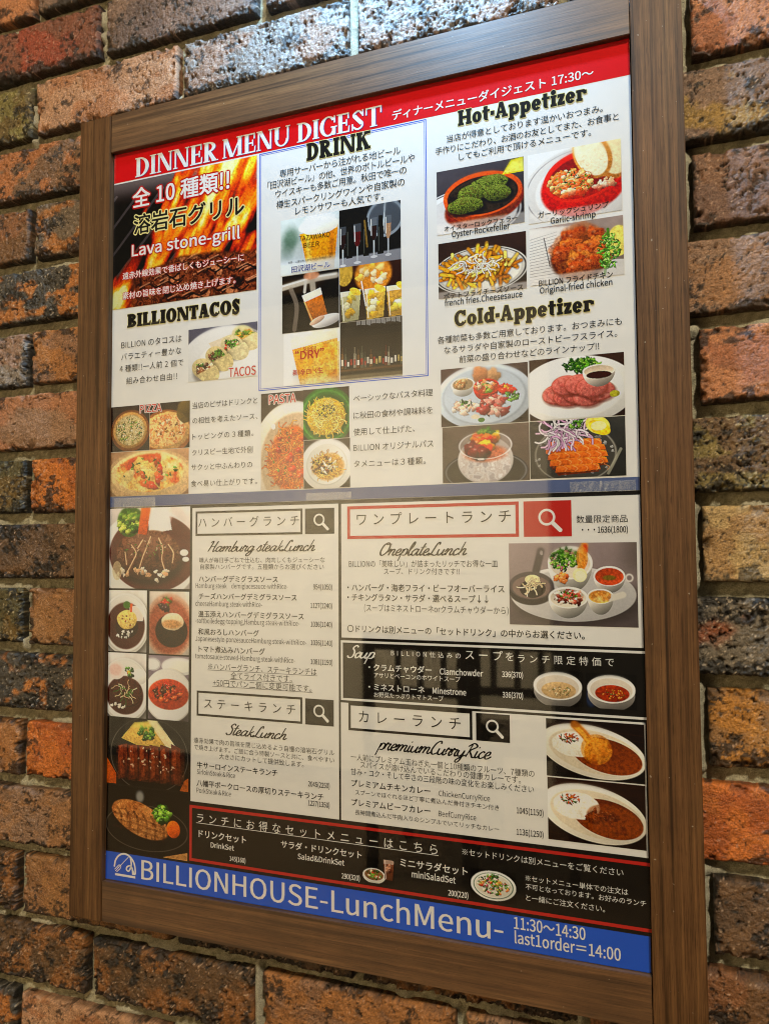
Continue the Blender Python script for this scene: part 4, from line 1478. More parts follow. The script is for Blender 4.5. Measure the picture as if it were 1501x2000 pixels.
def ph_grill(c):
    for i in range(10):
        x0 = -.85 + i * .17
        c.l([(x0, 1.0), (x0 + .70, 0.10)], .016, (.36, .33, .34), .75)
    c.put(sstep(.42, .0, c.y) * sstep(.42, .75, c.x), (.74, .68, .70), .9)
    c.put(sstep(.20, .0, c.y) * .8, (.62, .56, .56), .8)
    sk = c.x + .38 * c.y                       # flames lean to the right
    f = fbm(sk * 7.5, c.y * 1.9 + .6 * fbm(sk * 5, c.y * 4, 2, 2), 3, 4, .55)
    env = np.exp(-((sk - .66) / .30) ** 2) * (1.1 - .25 * c.y) + .75 * np.exp(-((sk - .36) / .12) ** 2) * sstep(.35, .8, c.y) + .5 * np.exp(-((sk - 1.15) / .2) ** 2)
    fl = np.clip(2.5 * (f - .5) + env * .66 - .02, 0, 1.2)
    c.put(sstep(.22, .45, fl), (.78, .18, .03), .9)
    c.put(sstep(.40, .62, fl), (.96, .46, .06), .95)
    c.put(sstep(.60, .80, fl), (1.0, .76, .22), .95)
    c.put(sstep(.80, 1.0, fl), (1.0, .95, .66), .95)
    m = sstep(.0, .05, c.y - (.60 + .30 * np.abs(c.x - .66) ** 1.4 + .06 * fbm(c.x * 9, c.y, 4, 2))) * sstep(.10, .2, c.x)
    c.put(m, (.40, .18, .10))
    c.n(m, [(.12, .05, .03), (.36, .16, .09), (.60, .31, .18), (.26, .11, .06), (.78, .50, .34)], 17, 6, .95)
    r = random.Random(4)
    for i in range(34):
        x, y = r.uniform(.16, 1), r.uniform(.66, 1.0)
        c.l([(x, y), (x + .06, y - .03 + r.uniform(-.02, .02)), (x + .12, y + .0), (x + .17, y - .03)], .011, (.10, .04, .03), .75 * sstep(0, .1, y - .64 - .30 * abs(x - .6)))
        c.l([(x, y - .018), (x + .07, y - .045)], .008, (.93, .66, .50), .6 * sstep(0, .1, y - .64 - .30 * abs(x - .6)))


def ph_beer(c):
    c.e(.18, .35, .14, .20, (.22, .36, .26), .6, soft=1.2, wob=.5).e(.12, .55, .12, .16, (.30, .40, .34), .5, soft=1.2, wob=.5)
    c.put(np.ones_like(c.x) * sstep(.5, .9, c.y), (.80, .84, .88), .8)
    c.p([(.33, .30), (.99, .22), (.92, .98), (.48, 1.0)], (.93, .62, .09), 1, .25)
    c.put(np.exp(-((c.x - .45 - .05 * c.y) / .05) ** 2) * (c.y > .3), (1, .84, .40), .7)
    c.put(np.exp(-((c.x - .90 + .03 * c.y) / .05) ** 2) * (c.y > .26), (.70, .38, .04), .6)
    c.e(.66, .20, .35, .15, (.97, .95, .90), soft=.12, wob=.15, sh=.15)
    c.e(.68, .08, .28, .10, (.90, .90, .90), .9, soft=.3)
    c.put(sstep(.70, .86, c.y), (.90, .93, .97), .82)


def ph_wine(c):
    c.e(.75, .25, .30, .33, (.62, .66, .70), .9, soft=.05)
    c.e(.75, .25, .26, .28, (.30, .32, .35), .95, soft=.05)
    c.l([(.75, .0), (.72, .5)], .02, (.75, .78, .8))
    c.put(sstep(.82, .86, c.y + c.x * .03), (.60, .60, .63), .95)
    for x, w_, y0, col in ((.06, .10, .30, (.16, .05, .06)), (.30, .12, .28, (.35, .07, .09)), (.57, .11, .22, (.18, .07, .05)), (.80, .10, .22, (.70, .55, .42))):
        c.p([(x - w_ * .5, y0), (x + w_ * .5, y0), (x + w_ * .42, y0 + .32), (x, y0 + .42), (x - w_ * .42, y0 + .32)], (.45, .47, .50), .55)
        c.p([(x - w_ * .46, y0 + .14), (x + w_ * .46, y0 + .14), (x + w_ * .4, y0 + .32), (x, y0 + .42), (x - w_ * .4, y0 + .32)], col, .95)
        c.l([(x, y0 + .4), (x, y0 + .66)], .018, (.72, .74, .76))
        c.e(x, y0 + .67, w_ * .5, .022, (.8, .8, .82))
        c.l([(x - w_ * .38, y0 + .03), (x - w_ * .36, y0 + .3)], .014, (.95, .95, .97), .8)
    for x in (.17, .44, .68):
        c.p([(x - .03, .2), (x + .03, .2), (x + .05, .45), (x + .05, .86), (x - .05, .86), (x - .05, .45)], (.07, .07, .06), .9)
        c.l([(x - .03, .4), (x - .03, .8)], .012, (.4, .42, .4), .7)
    c.l([(.42, .25), (.46, .7)], .03, (.66, .52, .25), .7)


def ph_tap(c):
    c.e(.2, .2, .5, .14, (.35, .28, .20), .5, soft=.8)
    c.l([(.0, .20), (.55, .12), (.95, .10)], .10, (.72, .68, .62))
    c.l([(.0, .17), (.55, .09), (.95, .08)], .03, (.93, .92, .9))
    c.l([(.52, .0), (.55, .3)], .10, (.66, .62, .56))
    c.l([(.16, .25), (.26, .55), (.22, .95)], .08, (.55, .50, .45), .8)
    c.l([(.42, .14), (.40, .32)], .05, (.75, .73, .7))
    c.e(.52, .05, .14, .07, (.80, .56, .42), .9)
    c.p([(.36, .40), (.68, .30), (.80, .78), (.52, .86)], (.80, .46, .13), 1, .3)
    c.p([(.35, .38), (.68, .28), (.71, .40), (.40, .50)], (.93, .90, .84))
    c.l([(.40, .5), (.54, .84)], .02, (.95, .80, .52), .8)
    c.e(.78, .86, .26, .10, (.90, .88, .87), ang=-.2, sh=.4)
    c.e(.62, .84, .14, .05, (.86, .70, .60), ang=-.4, sh=.4)


def ph_lemon(c):
    c.e(.55, .2, .30, .32, (.86, .56, .20), .95, soft=.2)
    c.sc(12, (.55, .20, .22, .20), (.05, .08), [(.95, .72, .30), (.97, .84, .56), (.93, .88, .74)], 3, .8, .3, .8, .1)
    c.e(.08, .1, .14, .25, (.85, .70, .30), .9)
    for x, col in ((.18, (.80, .78, .60)), (.58, (.90, .74, .32)), (.93, (.84, .66, .28))):
        c.p([(x - .17, .45), (x + .17, .44), (x + .13, .98), (x - .13, 1.0)], col, .9, .2)
        c.p([(x - .17, .45), (x + .17, .44), (x + .16, .53), (x - .16, .54)], (.93, .92, .86), .8)
        c.sc(7, (x, .72, .09, .2), (.05, .08), [(.95, .84, .34), (.96, .93, .78), (.90, .70, .20)], int(x * 100), .8, .3, .85)
        c.l([(x - .14, .47), (x - .11, .97)], .015, (1, .98, .92), .8)
        c.e(x + .08, .47, .10, .06, (.95, .80, .30), ang=.5)
    c.l([(.36, .3), (.43, .75)], .02, (.95, .94, .90), .9)


def ph_dry(c):
    c.put(np.ones_like(c.x) * sstep(.42, .08, c.x), (.90, .91, .93), 1)
    c.p([(.12, .14), (.97, .02), (.97, 1.0), (.30, 1.0)], (.95, .66, .14), 1, .15)
    c.n(sstep(.28, .45, c.x) * (c.y > .25) * .8, [(.90, .52, .05), (.98, .74, .20), (1, .86, .45), (.96, .66, .12)], 4, 3, .8)
    c.p([(.10, .10), (.97, -.02), (.97, .18), (.14, .32)], (.96, .93, .86), .95)
    c.n(sstep(.34, .1, c.y) * sstep(.1, .2, c.x), [(.97, .95, .9), (.92, .86, .74)], 9, 8, .5)
    c.put(sstep(.80, .98, c.y) * .7, (.97, .94, .88), .8)


def ph_bar(c):
    c.put(sstep(.20, .0, c.y) * sstep(.1, .5, c.x), (.32, .28, .24), .9)
    r = random.Random(6)
    for i in range(9):
        x = .3 + i * .08
        c.p([(x - .03, .0), (x + .03, .0), (x + .035, .06 + .02 * (i % 3)), (x - .03, .07)], (.62, .62, .62), .7)
    c.put(sstep(.34, .30, np.abs(c.y - .58)) * .6, (.30, .24, .18), .8)
    x = .02
    while x < .98:
        w_ = r.uniform(.022, .036)
        h_ = r.uniform(.26, .40)
        y1 = .80 + r.uniform(-.01, .01)
        col = r.choice([(.16, .15, .10), (.10, .16, .08), (.42, .30, .16), (.55, .52, .46), (.12, .10, .10), (.40, .18, .10), (.35, .35, .30)])
        c.p([(x, y1 - h_ * .7), (x + w_, y1 - h_ * .7), (x + w_ * 1.2, y1), (x - w_ * .2, y1)], col)
        c.p([(x + w_ * .3, y1 - h_), (x + w_ * .7, y1 - h_), (x + w_ * .7, y1 - h_ * .6), (x + w_ * .3, y1 - h_ * .6)], np.array(col) * .8)
        c.p([(x, y1 - h_ * .42), (x + w_, y1 - h_ * .42), (x + w_, y1 - h_ * .14), (x, y1 - h_ * .14)], r.choice([(.85, .82, .76), (.75, .66, .42), (.62, .18, .12), (.9, .88, .85)]), .85)
        x += w_ * 1.75
    c.put(np.exp(-((c.y - .83) / .025) ** 2), (.42, .30, .17), .9)
    c.put(sstep(.88, .93, c.y), (.62, .55, .42), .7)
    c.put(sstep(.965, .99, c.y), (.80, .76, .66), .8)


def ph_tacos(c):
    c.e(.55, .75, .70, .75, (.88, .88, .88), soft=.04)
    c.e(.62, .78, .5, .5, (.94, .93, .91), soft=.1)
    c.p([(.30, .30), (.62, .18), (.72, .40), (.40, .52)], (.86, .80, .70), .9)
    for x, y, col, fill in ((.82, .26, (.93, .86, .66), [(.90, .50, .12), (.95, .62, .20), (.35, .48, .14)]), (.66, .42, (.90, .84, .66), [(.80, .20, .10), (.35, .55, .16), (.92, .62, .48), (.25, .42, .10)]), (.44, .60, (.88, .80, .58), [(.30, .14, .07), (.42, .22, .10), (.30, .45, .12)]), (.24, .80, (.90, .82, .60), [(.35, .18, .08), (.50, .28, .12), (.85, .75, .60)])):
        c.e(x + .02, y + .05, .19, .21, (.25, .20, .15), .5, soft=.4)
        c.e(x - .02, y - .03, .17, .19, np.array(col) * .88, ang=.35, sh=.2)
        c.sc(26, (x - .01, y - .03, .12, .10), (.022, .045), fill, int(x * 99), .7, .5)
        m, u, v, r = c.me(x + .05, y + .05, .18, .19, .5, .06)
        c.put(m * sstep(-.35, -.15, u * .9 + v * .55), col)
        c.n(m * sstep(-.35, -.15, u * .9 + v * .55), [col, np.array(col) * .82, np.array(col) * 1.05], 14, 5, .6)
        c.sc(9, (x - .05, y - .09, .09, .05), (.015, .03), GREEN, int(x * 50), .5, .3)


def ph_pizza1(c):
    c.e(.5, .55, .50, .46, (.50, .30, .14), soft=.05)
    c.e(.5, .54, .44, .40, (.74, .56, .32), soft=.06, sh=.3)
    c.e(.5, .54, .38, .34, (.70, .60, .40), soft=.2)
    c.n(c.me(.5, .54, .37, .33)[0], [(.35, .38, .16), (.74, .66, .44), (.88, .82, .66), (.48, .42, .20)], 14, 4, .9)
    c.sc(70, (.5, .54, .32, .28), (.015, .035), GREEN + [(.88, .84, .72), (.85, .80, .6)], 3, .5, .4)


def ph_pizza2(c):
    c.e(.4, .65, .65, .50, (.60, .36, .16), soft=.05)
    c.e(.42, .62, .58, .42, (.88, .68, .42), soft=.08, sh=.25, wob=.15)
    c.n(c.me(.42, .6, .48, .34)[0], [(.90, .64, .36), (.96, .84, .60), (.84, .46, .24), (.97, .90, .74)], 9, 5, .9)
    c.sc(14, (.45, .55, .35, .22), (.02, .05), [(.55, .34, .14), (.95, .86, .66), (.60, .42, .16)], 9, .6, .4)
    c.e(.90, .2, .22, .26, (.42, .34, .14), .9, wob=.3, sh=.4)


def ph_pizza3(c):
    c.e(.5, .58, .56, .62, (.80, .66, .48), soft=.04)
    c.e(.5, .52, .50, .50, (.92, .78, .56), soft=.05, sh=.25, wob=.06)
    m = c.me(.5, .50, .43, .42, wob=.1)[0]
    c.n(m, [(.80, .26, .10), (.88, .42, .18), (.95, .74, .38), (.96, .84, .54), (.97, .88, .62)], 6, 5, .95)
    c.sc(16, (.5, .48, .34, .32), (.05, .09), [(.96, .86, .56), (.97, .90, .66), (.93, .76, .42)], 8, .7, .2, .8, .1)
    c.sc(9, (.5, .5, .34, .34), (.05, .075), [(.86, .26, .12), (.90, .38, .16)], 4, .55, .4)
    c.sc(20, (.5, .48, .34, .34), (.012, .03), GREEN, 11, .5, .3)


def ph_pasta1(c):
    c.e(.75, .72, 1.0, .62, (.90, .84, .76), soft=.03, sh=.25)
    c.e(.85, .72, .86, .50, (.80, .70, .58), soft=.08)
    c.e(.72, .68, .54, .32, (.84, .42, .18), soft=.2, wob=.2)
    c.st(260, (.74, .68, .40, .24), .42, .030, [(.88, .46, .20), (.90, .52, .24), (.84, .40, .16), (.93, .60, .32)], 3, 1.9, .35)
    c.sc(16, (.7, .68, .42, .26), (.05, .10), [(.82, .26, .10), (.88, .36, .16), (.74, .20, .08)], 5, .7, .5)
    c.sc(14, (.6, .6, .4, .26), (.02, .04), GREEN, 6, .5, .3)
    c.e(.30, .35, .05, .03, (1, 1, 1), .9)


def ph_pasta2(c):
    c.e(.5, .55, .60, .58, (.16, .42, .12), soft=.04)
    c.ring(.5, .55, .52, .50, .04, (.32, .62, .24), .9)
    c.e(.5, .56, .46, .43, (.14, .34, .10), soft=.06)
    c.e(.5, .56, .42, .37, (.88, .70, .22), soft=.08, sh=.3)
    c.st(260, (.5, .56, .30, .26), .26, .020, [(.95, .80, .32), (.90, .70, .22), (.97, .86, .46)], 4, 2.0, .35)
    c.sc(60, (.5, .44, .20, .13), (.010, .026), [(.24, .14, .05), (.36, .22, .08), (.14, .08, .03)], 6, .6, .4)


def ph_pasta3(c):
    c.plate(.5, .52, .56, .54, (.93, .92, .89))
    c.e(.52, .56, .34, .27, (.80, .60, .30), .9, soft=.3, wob=.3)
    c.st(130, (.52, .56, .26, .20), .2, .018, [(.92, .74, .40), (.86, .64, .30)], 5, 2.0, .35)
    c.sc(70, (.42, .54, .24, .19), (.015, .035), [(.36, .18, .08), (.24, .12, .06), (.48, .26, .12)], 4, .7, .5)
    c.sc(16, (.52, .52, .2, .18), (.03, .06), [(.96, .93, .84), (.90, .86, .74)], 7, .35, .3)


def band(c, y=.78):
    c.put(sstep(y - .03, y + .03, c.y), (.90, .88, .86), .62)


def ph_oyster(c):
    c.plate(.35, .75, .62, .42, (.86, .85, .85), (.2, .18, .2))
    c.e(.55, .62, .46, .34, (.55, .16, .04), ang=-.18)
    c.bowl(.53, .46, .45, .34, (.88, .34, .10), .46, (.14, .09, .07))
    c.n(c.me(.53, .48, .39, .28, wob=.08)[0], [(.12, .08, .06), (.28, .22, .16), (.16, .12, .08)], 12, 3, .8)
    for x, y, rx, ry, sd in ((.62, .33, .20, .125, 2), (.42, .43, .19, .125, 4), (.70, .48, .15, .12, 8), (.34, .60, .20, .13, 5)):
        c.e(x + .01, y + .04, rx * 1.1, ry * 1.12, (.08, .05, .03), .8, wob=.4, seed=sd, soft=.3)
        m, u, v, r_ = c.me(x, y, rx, ry, wob=.45, seed=sd)
        c.n(m, [(.15, .17, .04), (.34, .40, .11), (.52, .58, .22), (.24, .28, .07), (.44, .40, .16)], 42, 6 + sd, 1)
        c.put(m * np.clip(-v * .6, 0, .5), (.66, .70, .34), .6)
        c.put(m * np.clip(v * .9, 0, .8), (.10, .09, .03), .6)
    c.p([(.76, .22), (.86, .02), (1.0, .0), (1.0, .22)], (.97, .84, .12))
    c.p([(.78, .20), (.87, .05), (1.0, .03), (1.0, .2)], (.99, .93, .45), .8)
    band(c, .84)


def ph_garlic(c):
    c.e(.6, .60, .66, .60, (.82, .81, .80), soft=.03)
    c.ring(.6, .60, .62, .56, .012, (.55, .53, .53), .8)
    c.e(.6, .62, .52, .46, (.90, .89, .88), soft=.06)
    c.e(.60, .55, .46, .44, (.78, .08, .05), ang=-.15)
    c.e(.60, .42, .43, .36, (.92, .16, .10), ang=-.15, soft=.04)
    c.e(.60, .44, .38, .30, (.55, .05, .03), ang=-.15, soft=.06)
    c.e(.88, .16, .20, .40, (.80, .50, .20), ang=-.35, sh=.2)
    c.e(.89, .14, .16, .36, (.95, .86, .68), ang=-.35)
    c.e(.70, .16, .19, .36, (.84, .56, .24), ang=-.45, sh=.2)
    c.e(.685, .15, .155, .33, (.96, .90, .77), ang=-.45)
    c.n(c.me(.685, .15, .15, .32, -.45)[0], [(.90, .80, .62), (.97, .93, .82), (.94, .87, .72)], 26, 3, .6)
    c.e(.46, .52, .25, .20, (.72, .30, .12), wob=.3)
    c.sc(70, (.44, .48, .21, .16), (.02, .045), [(.93, .52, .26), (.96, .66, .40), (.90, .40, .18), (.97, .80, .58)], 15, .7, .5)
    c.sc(46, (.46, .52, .22, .17), (.03, .065), [(.93, .52, .26), (.96, .66, .40), (.90, .40, .18), (.97, .80, .58)], 5, .7, .5)
    c.sc(12, (.80, .58, .12, .07), (.03, .05), [(.92, .60, .44), (.96, .74, .62)], 7, .6, .5)
    c.sc(40, (.48, .50, .24, .18), (.008, .018), GREEN, 9, .5, .2)
    c.e(.62, .72, .34, .1, (.88, .20, .10), .5, soft=.8)
    band(c, .86)


def ph_fries(c):
    c.plate(.48, .58, .54, .42, (.90, .88, .84), (.18, .16, .16), .86)
    c.st(190, (.47, .54, .36, .24), .14, .040, [(.95, .72, .22), (.90, .60, .14), (.97, .82, .40), (.82, .50, .12)], 6, 0)
    c.sc(60, (.47, .46, .30, .15), (.014, .03), [(.97, .90, .70), (.94, .84, .58), (.60, .36, .12)], 8, .5, .3)
    c.st(26, (.47, .46, .28, .14), .12, .014, [(.98, .95, .86)], 9, 1)
    band(c, .88)


def ph_chicken(c):
    c.p([(0, .0), (.45, .05), (.3, 1), (0, 1)], (.84, .82, .80))
    for i in range(16):
        c.l([(.0, .2 + i * .05), (.30, .12 + i * .055)], .006, (.45, .44, .44), .6)
    c.l([(.16, .2), (.22, .7)], .012, (.35, .33, .33), .8)
    c.e(.8, .92, .45, .2, (.86, .84, .82), soft=.1)
    c.e(.55, .60, .32, .42, (.36, .15, .06), soft=.2)
    c.sc(30, (.55, .50, .24, .34), (.07, .12), [(.74, .32, .10), (.64, .24, .08), (.82, .42, .16), (.54, .19, .07)], 5, .8, .7)
    m = c.me(.55, .5, .34, .46, wob=.3)[0]
    c.n(m, [(.42, .15, .05), (.74, .34, .12), (.86, .50, .22), (.50, .20, .07)], 22, 9, .5)
    c.e(.95, .42, .12, .26, (.96, .88, .42), .95)
    c.l([(.80, .95), (.85, .5), (.84, .2)], .03, (.30, .52, .14))
    c.sc(130, (.85, .58, .11, .32), (.012, .03), [(.30, .56, .14), (.42, .66, .20), (.20, .40, .09), (.58, .78, .34)], 12, .45, .5, 1, .5)
    band(c, .86)


def ph_platter(c):
    c.plate(.5, .52, .56, .56, (.80, .84, .89), None, .82)
    c.sc(3, (.52, .15, .13, .06), (.07, .10), [(.82, .62, .44), (.74, .50, .34)], 3, .9, .3)
    c.e(.26, .30, .14, .13, (.90, .89, .87)).e(.26, .38, .12, .12, (.78, .77, .75), sh=.5).e(.26, .29, .12, .10, (.62, .52, .40))
    c.sc(16, (.26, .28, .09, .06), (.02, .04), [(.80, .66, .48), (.66, .46, .28)], 6, .7, .5)
    c.bowl(.53, .36, .15, .14, (.80, .20, .10), .24, (.70, .24, .12))
    c.sc(26, (.53, .35, .11, .09), (.02, .045), [(.92, .70, .56), (.90, .50, .30), (.45, .55, .20), (.96, .86, .76)], 8, .6, .5)
    c.sc(9, (.76, .42, .08, .07), (.03, .05), [(.84, .18, .08), (.94, .56, .14), (.76, .12, .06)], 9, .9, .6)
    c.sc(16, (.82, .56, .07, .07), (.02, .04), GREEN, 10, .5, .4)
    c.sc(20, (.28, .70, .14, .12), (.03, .06), [(.90, .80, .72), (.84, .66, .56), (.95, .90, .84)], 11, .6, .4)
    c.sc(16, (.28, .62, .08, .07), (.012, .03), GREEN, 12, .4, .3)
    c.sc(22, (.62, .72, .19, .14), (.05, .09), [(.70, .30, .28), (.82, .48, .44), (.60, .22, .22), (.88, .66, .60)], 13, .5, .5)
    c.e(.40, .86, .05, .04, (.9, .86, .76)).e(.47, .92, .04, .04, (.30, .50, .16))


def ph_beef(c):
    c.e(.5, .55, .62, .56, (.92, .91, .89), soft=.03, sh=.1)
    c.e(.48, .54, .52, .46, (.95, .94, .92), soft=.1)
    for i, (x, y) in enumerate(((.30, .60), (.42, .64), (.52, .60), (.62, .66), (.74, .58), (.40, .46), (.54, .46), (.66, .52))):
        c.e(x + .01, y + .03, .17, .17, (.45, .22, .18), .6, soft=.3)
        c.e(x, y, .16, .16, (.80, .42, .38), sh=.4, wob=.12, seed=i, soft=.06)
        c.n(c.me(x, y, .14, .14)[0], [(.74, .34, .31), (.86, .52, .46), (.78, .40, .36), (.92, .66, .60)], 16, i + 2, .5)
        c.ring(x, y, .16, .16, .05, (.60, .30, .22), .5)
    c.e(.72, .88, .4, .05, (.95, .94, .92), .0)
    c.sc(70, (.56, .16, .17, .11), (.02, .05), GREEN, 5, .5, .5)
    c.bowl(.74, .26, .17, .10, (.93, .88, .82), .26, (.88, .80, .70))
    c.e(.74, .33, .13, .06, (.26, .11, .04))
    c.e(.90, .65, .05, .05, (.70, .68, .20), wob=.3)


def ph_tomato(c):
    c.e(.5, .82, .48, .36, (.12, .12, .14), soft=.05)
    c.ring(.5, .82, .46, .33, .03, (.55, .55, .58), .7)
    c.e(.5, .62, .32, .42, (.80, .77, .76), soft=.06, sh=.25)
    c.n(c.me(.5, .68, .29, .33)[0], [(.70, .66, .66), (.90, .88, .88), (.80, .74, .72), (.95, .94, .94)], 12, 5, .8)
    c.e(.5, .34, .30, .24, (.66, .60, .58), .7)
    c.e(.5, .50, .24, .15, (.80, .34, .16), .7, soft=.5)
    c.sc(15, (.5, .36, .20, .15), (.07, .10), [(.84, .22, .08), (.72, .12, .08), (.94, .62, .12), (.40, .08, .10), (.90, .40, .12)], 6, .95, .8)
    c.ring(.5, .36, .30, .24, .035, (.93, .93, .94), .75)
    c.sc(8, (.52, .10, .10, .05), (.02, .045), GREEN, 9, .5, .4)
    c.e(.45, .60, .04, .02, (1, 1, 1), .8)


def ph_salmon(c):
    c.e(.48, .62, .44, .52, (.30, .29, .27), soft=.05)
    c.ring(.48, .60, .42, .48, .025, (.62, .60, .56), .8)
    c.sc(30, (.48, .6, .42, .46), (.012, .02), [(.6, .6, .6), (.8, .8, .8)], 3, 1, .2, .6)
    for i, (y, x0_, x1_) in enumerate(((.40, .20, .74), (.50, .18, .78), (.61, .20, .80), (.72, .22, .80), (.83, .28, .72))):
        c.p([(x0_ - .02, y + .04), (x1_ + .02, y - .01), (x1_, y + .09), (x0_ + .02, y + .13)], (.48, .17, .05), .7)
        c.p([(x0_, y - .03), (.48, y - .06), (x1_, y - .05), (x1_ + .02, y + .045), (.5, y + .08), (x0_ - .01, y + .07)], (.95, .48, .18), 1, .35)
        for k_ in range(5):
            xx = x0_ + .06 + k_ * .11
            c.l([(xx, y - .04), (xx + .05, y + .01), (xx + .03, y + .06)], .010, (.98, .70, .44), .55)
    c.st(70, (.40, .22, .20, .16), .20, .020, [(.92, .86, .90), (.80, .62, .76), (.96, .94, .95), (.88, .74, .84)], 5, 1)
    c.sc(16, (.52, .10, .10, .06), (.015, .035), GREEN, 6, .5, .4)
    c.e(.72, .12, .13, .15, (.97, .88, .40), ang=.4).e(.74, .17, .12, .11, (.98, .80, .18), ang=.5).e(.73, .14, .08, .08, (.99, .92, .62))
    c.l([(.95, .55), (.82, .95)], .03, (.66, .65, .58), .7)


def ph_ham(c, egg=0, s=1):
    c.plate(.52, .60, .62, .62, WHITE, None, .93)
    c.e(.54, .58, .56, .52, (.34, .15, .13), soft=.05)
    c.e(.68, .28, .26, .26, WHITE, sh=.15)


def ph_ham1(c):
    c.e(.48, .60, .62, .58, (.93, .92, .90), soft=.04)
    c.e(.55, .56, .55, .48, (.38, .17, .15), soft=.04)
    c.p([(.48, -.05), (.72, -.05), (.78, .28), (.5, .32)], (.95, .94, .90))
    c.n(c.me(.62, .1, .16, .22)[0], [(.90, .89, .85), (.97, .96, .93)], 30, 4, .6)
    c.e(.50, .66, .42, .30, (.16, .07, .06), .8, soft=.3)
    c.e(.48, .58, .40, .30, (.42, .24, .17), sh=.5, wob=.12)
    m, u, v, r_ = c.me(.48, .58, .40, .30, wob=.12)
    c.n(m, [(.24, .12, .08), (.44, .26, .19), (.58, .38, .28), (.34, .19, .13), (.66, .48, .38)], 15, 6, .7)
    c.put(m * np.clip(.55 * v + .15, 0, .7), (.14, .06, .05), .8)
    c.e(.50, .44, .26, .12, (.62, .45, .38), .45, soft=.9)
    for pts in ([(.28, .46), (.34, .56), (.30, .66), (.24, .78)], [(.52, .36), (.46, .52), (.42, .62), (.36, .82)], [(.62, .38), (.67, .50), (.66, .64), (.70, .78)], [(.74, .46), (.80, .56), (.79, .68)], [(.42, .40), (.36, .50)], [(.20, .55), (.22, .7)]):
        c.l([(x_ + .012, y_ + .01) for x_, y_ in pts], .026, (.50, .32, .22), .5)
        c.l(pts, .020, (.86, .68, .52), .55)
        c.l(pts, .009, (.96, .86, .72), .7)
    c.sc(50, (.46, .50, .26, .12), (.008, .018), GREEN + [(.92, .80, .68)], 3, .4, .3, .7, 0)
    c.sc(20, (.5, .82, .4, .08), (.02, .045), [(.92, .86, .78), (.86, .66, .5)], 8, .6, .3)
    c.e(.26, .17, .17, .19, (.24, .40, .10), wob=.25)
    c.sc(60, (.24, .16, .14, .16), (.018, .04), [(.28, .46, .12), (.20, .34, .08), (.50, .62, .20), (.66, .74, .30)], 9, .9, .6)
    c.p([(.40, -.02), (.52, -.02), (.47, .34), (.36, .32)], (.90, .40, .12), 1, .3)
    c.e(.93, .56, .05, .04, (.92, .90, .88)).e(.95, .64, .04, .03, (.92, .90, .88)).e(.10, .78, .06, .12, (.84, .78, .62), .7)


def ph_ham2(c):
    c.plate(.45, .55, .62, .50, WHITE, None, .9)
    c.e(.45, .58, .50, .38, (.33, .14, .11))
    c.p([(.55, .26), (.95, .24), (.9, .5), (.55, .5)], (.94, .92, .88), .9)
    c.e(.48, .60, .30, .18, (.22, .11, .08), sh=.3)
    c.e(.48, .48, .26, .16, (.94, .80, .46), wob=.15, sh=.2)
    c.sc(12, (.48, .5, .18, .1), (.02, .03), [(.62, .32, .10), (.97, .88, .62)], 5, .7, .2)
    c.e(.48, .24, .10, .06, (.28, .46, .16), wob=.3).p([(.56, .22), (.63, .21), (.62, .36), (.56, .36)], (.88, .38, .12))
    c.sc(16, (.5, .72, .32, .06), (.02, .04), [(.93, .92, .88)], 6, .6, .2)


def ph_ham3(c):
    c.e(.5, .55, .62, .52, (.82, .66, .56), soft=.1)
    c.e(.5, .56, .54, .44, (.66, .36, .26), soft=.25)
    c.e(.56, .62, .40, .26, (.16, .10, .07), sh=.3)
    c.n(c.me(.56, .64, .40, .25)[0], [(.10, .06, .04), (.26, .17, .11), (.15, .09, .06)], 14, 4, .8)
    c.e(.58, .48, .28, .14, (.93, .84, .70), wob=.2, sh=.25)
    c.e(.56, .52, .24, .07, (.74, .46, .20), .6, soft=.6)
    c.sc(12, (.45, .20, .20, .08), (.06, .10), [(.20, .14, .14), (.78, .18, .10), (.28, .46, .14), (.30, .16, .20)], 6, .8, .6)


def ph_ham4(c):
    c.plate(.45, .58, .66, .50, WHITE, None, .92)
    c.e(.45, .66, .48, .30, (.30, .12, .10))
    c.e(.22, .28, .22, .14, (.92, .85, .83)).e(.2, .27, .16, .09, (.88, .70, .66), .6, soft=.5)
    c.e(.82, .36, .2, .12, WHITE, sh=.2)
    c.e(.52, .62, .38, .22, (.28, .14, .10), sh=.35)
    c.n(c.me(.52, .6, .38, .22)[0], [(.18, .08, .06), (.40, .20, .14), (.28, .13, .09)], 14, 7, .8)
    c.sc(16, (.55, .30, .12, .08), (.03, .06), GREEN + [(.90, .48, .14)], 5, .8, .6)
    c.st(22, (.5, .58, .28, .14), .18, .018, [(.88, .70, .56), (.30, .46, .16)], 9, 1)
    c.sc(8, (.3, .82, .2, .05), (.03, .05), [(.92, .88, .82)], 3, .6, .2)


def ph_ham5(c):
    c.e(.1, .14, .2, .1, (.90, .90, .90)).ring(.1, .14, .18, .09, .06, (.5, .48, .48), .6)
    c.e(.75, .16, .42, .14, (.92, .92, .91), sh=.15).e(.78, .16, .30, .09, (.95, .93, .88))
    c.plate(.5, .62, .60, .42, WHITE, None, .95)
    c.e(.5, .60, .50, .24, (.74, .26, .07), sh=.2)
    c.sc(36, (.5, .58, .34, .14), (.04, .08), [(.72, .22, .07), (.84, .34, .12), (.56, .14, .05), (.30, .16, .06)], 6, .7, .6)
    c.sc(16, (.48, .48, .16, .07), (.03, .05), [(.16, .12, .05), (.26, .22, .06), (.80, .16, .08)], 8, .5, .4)


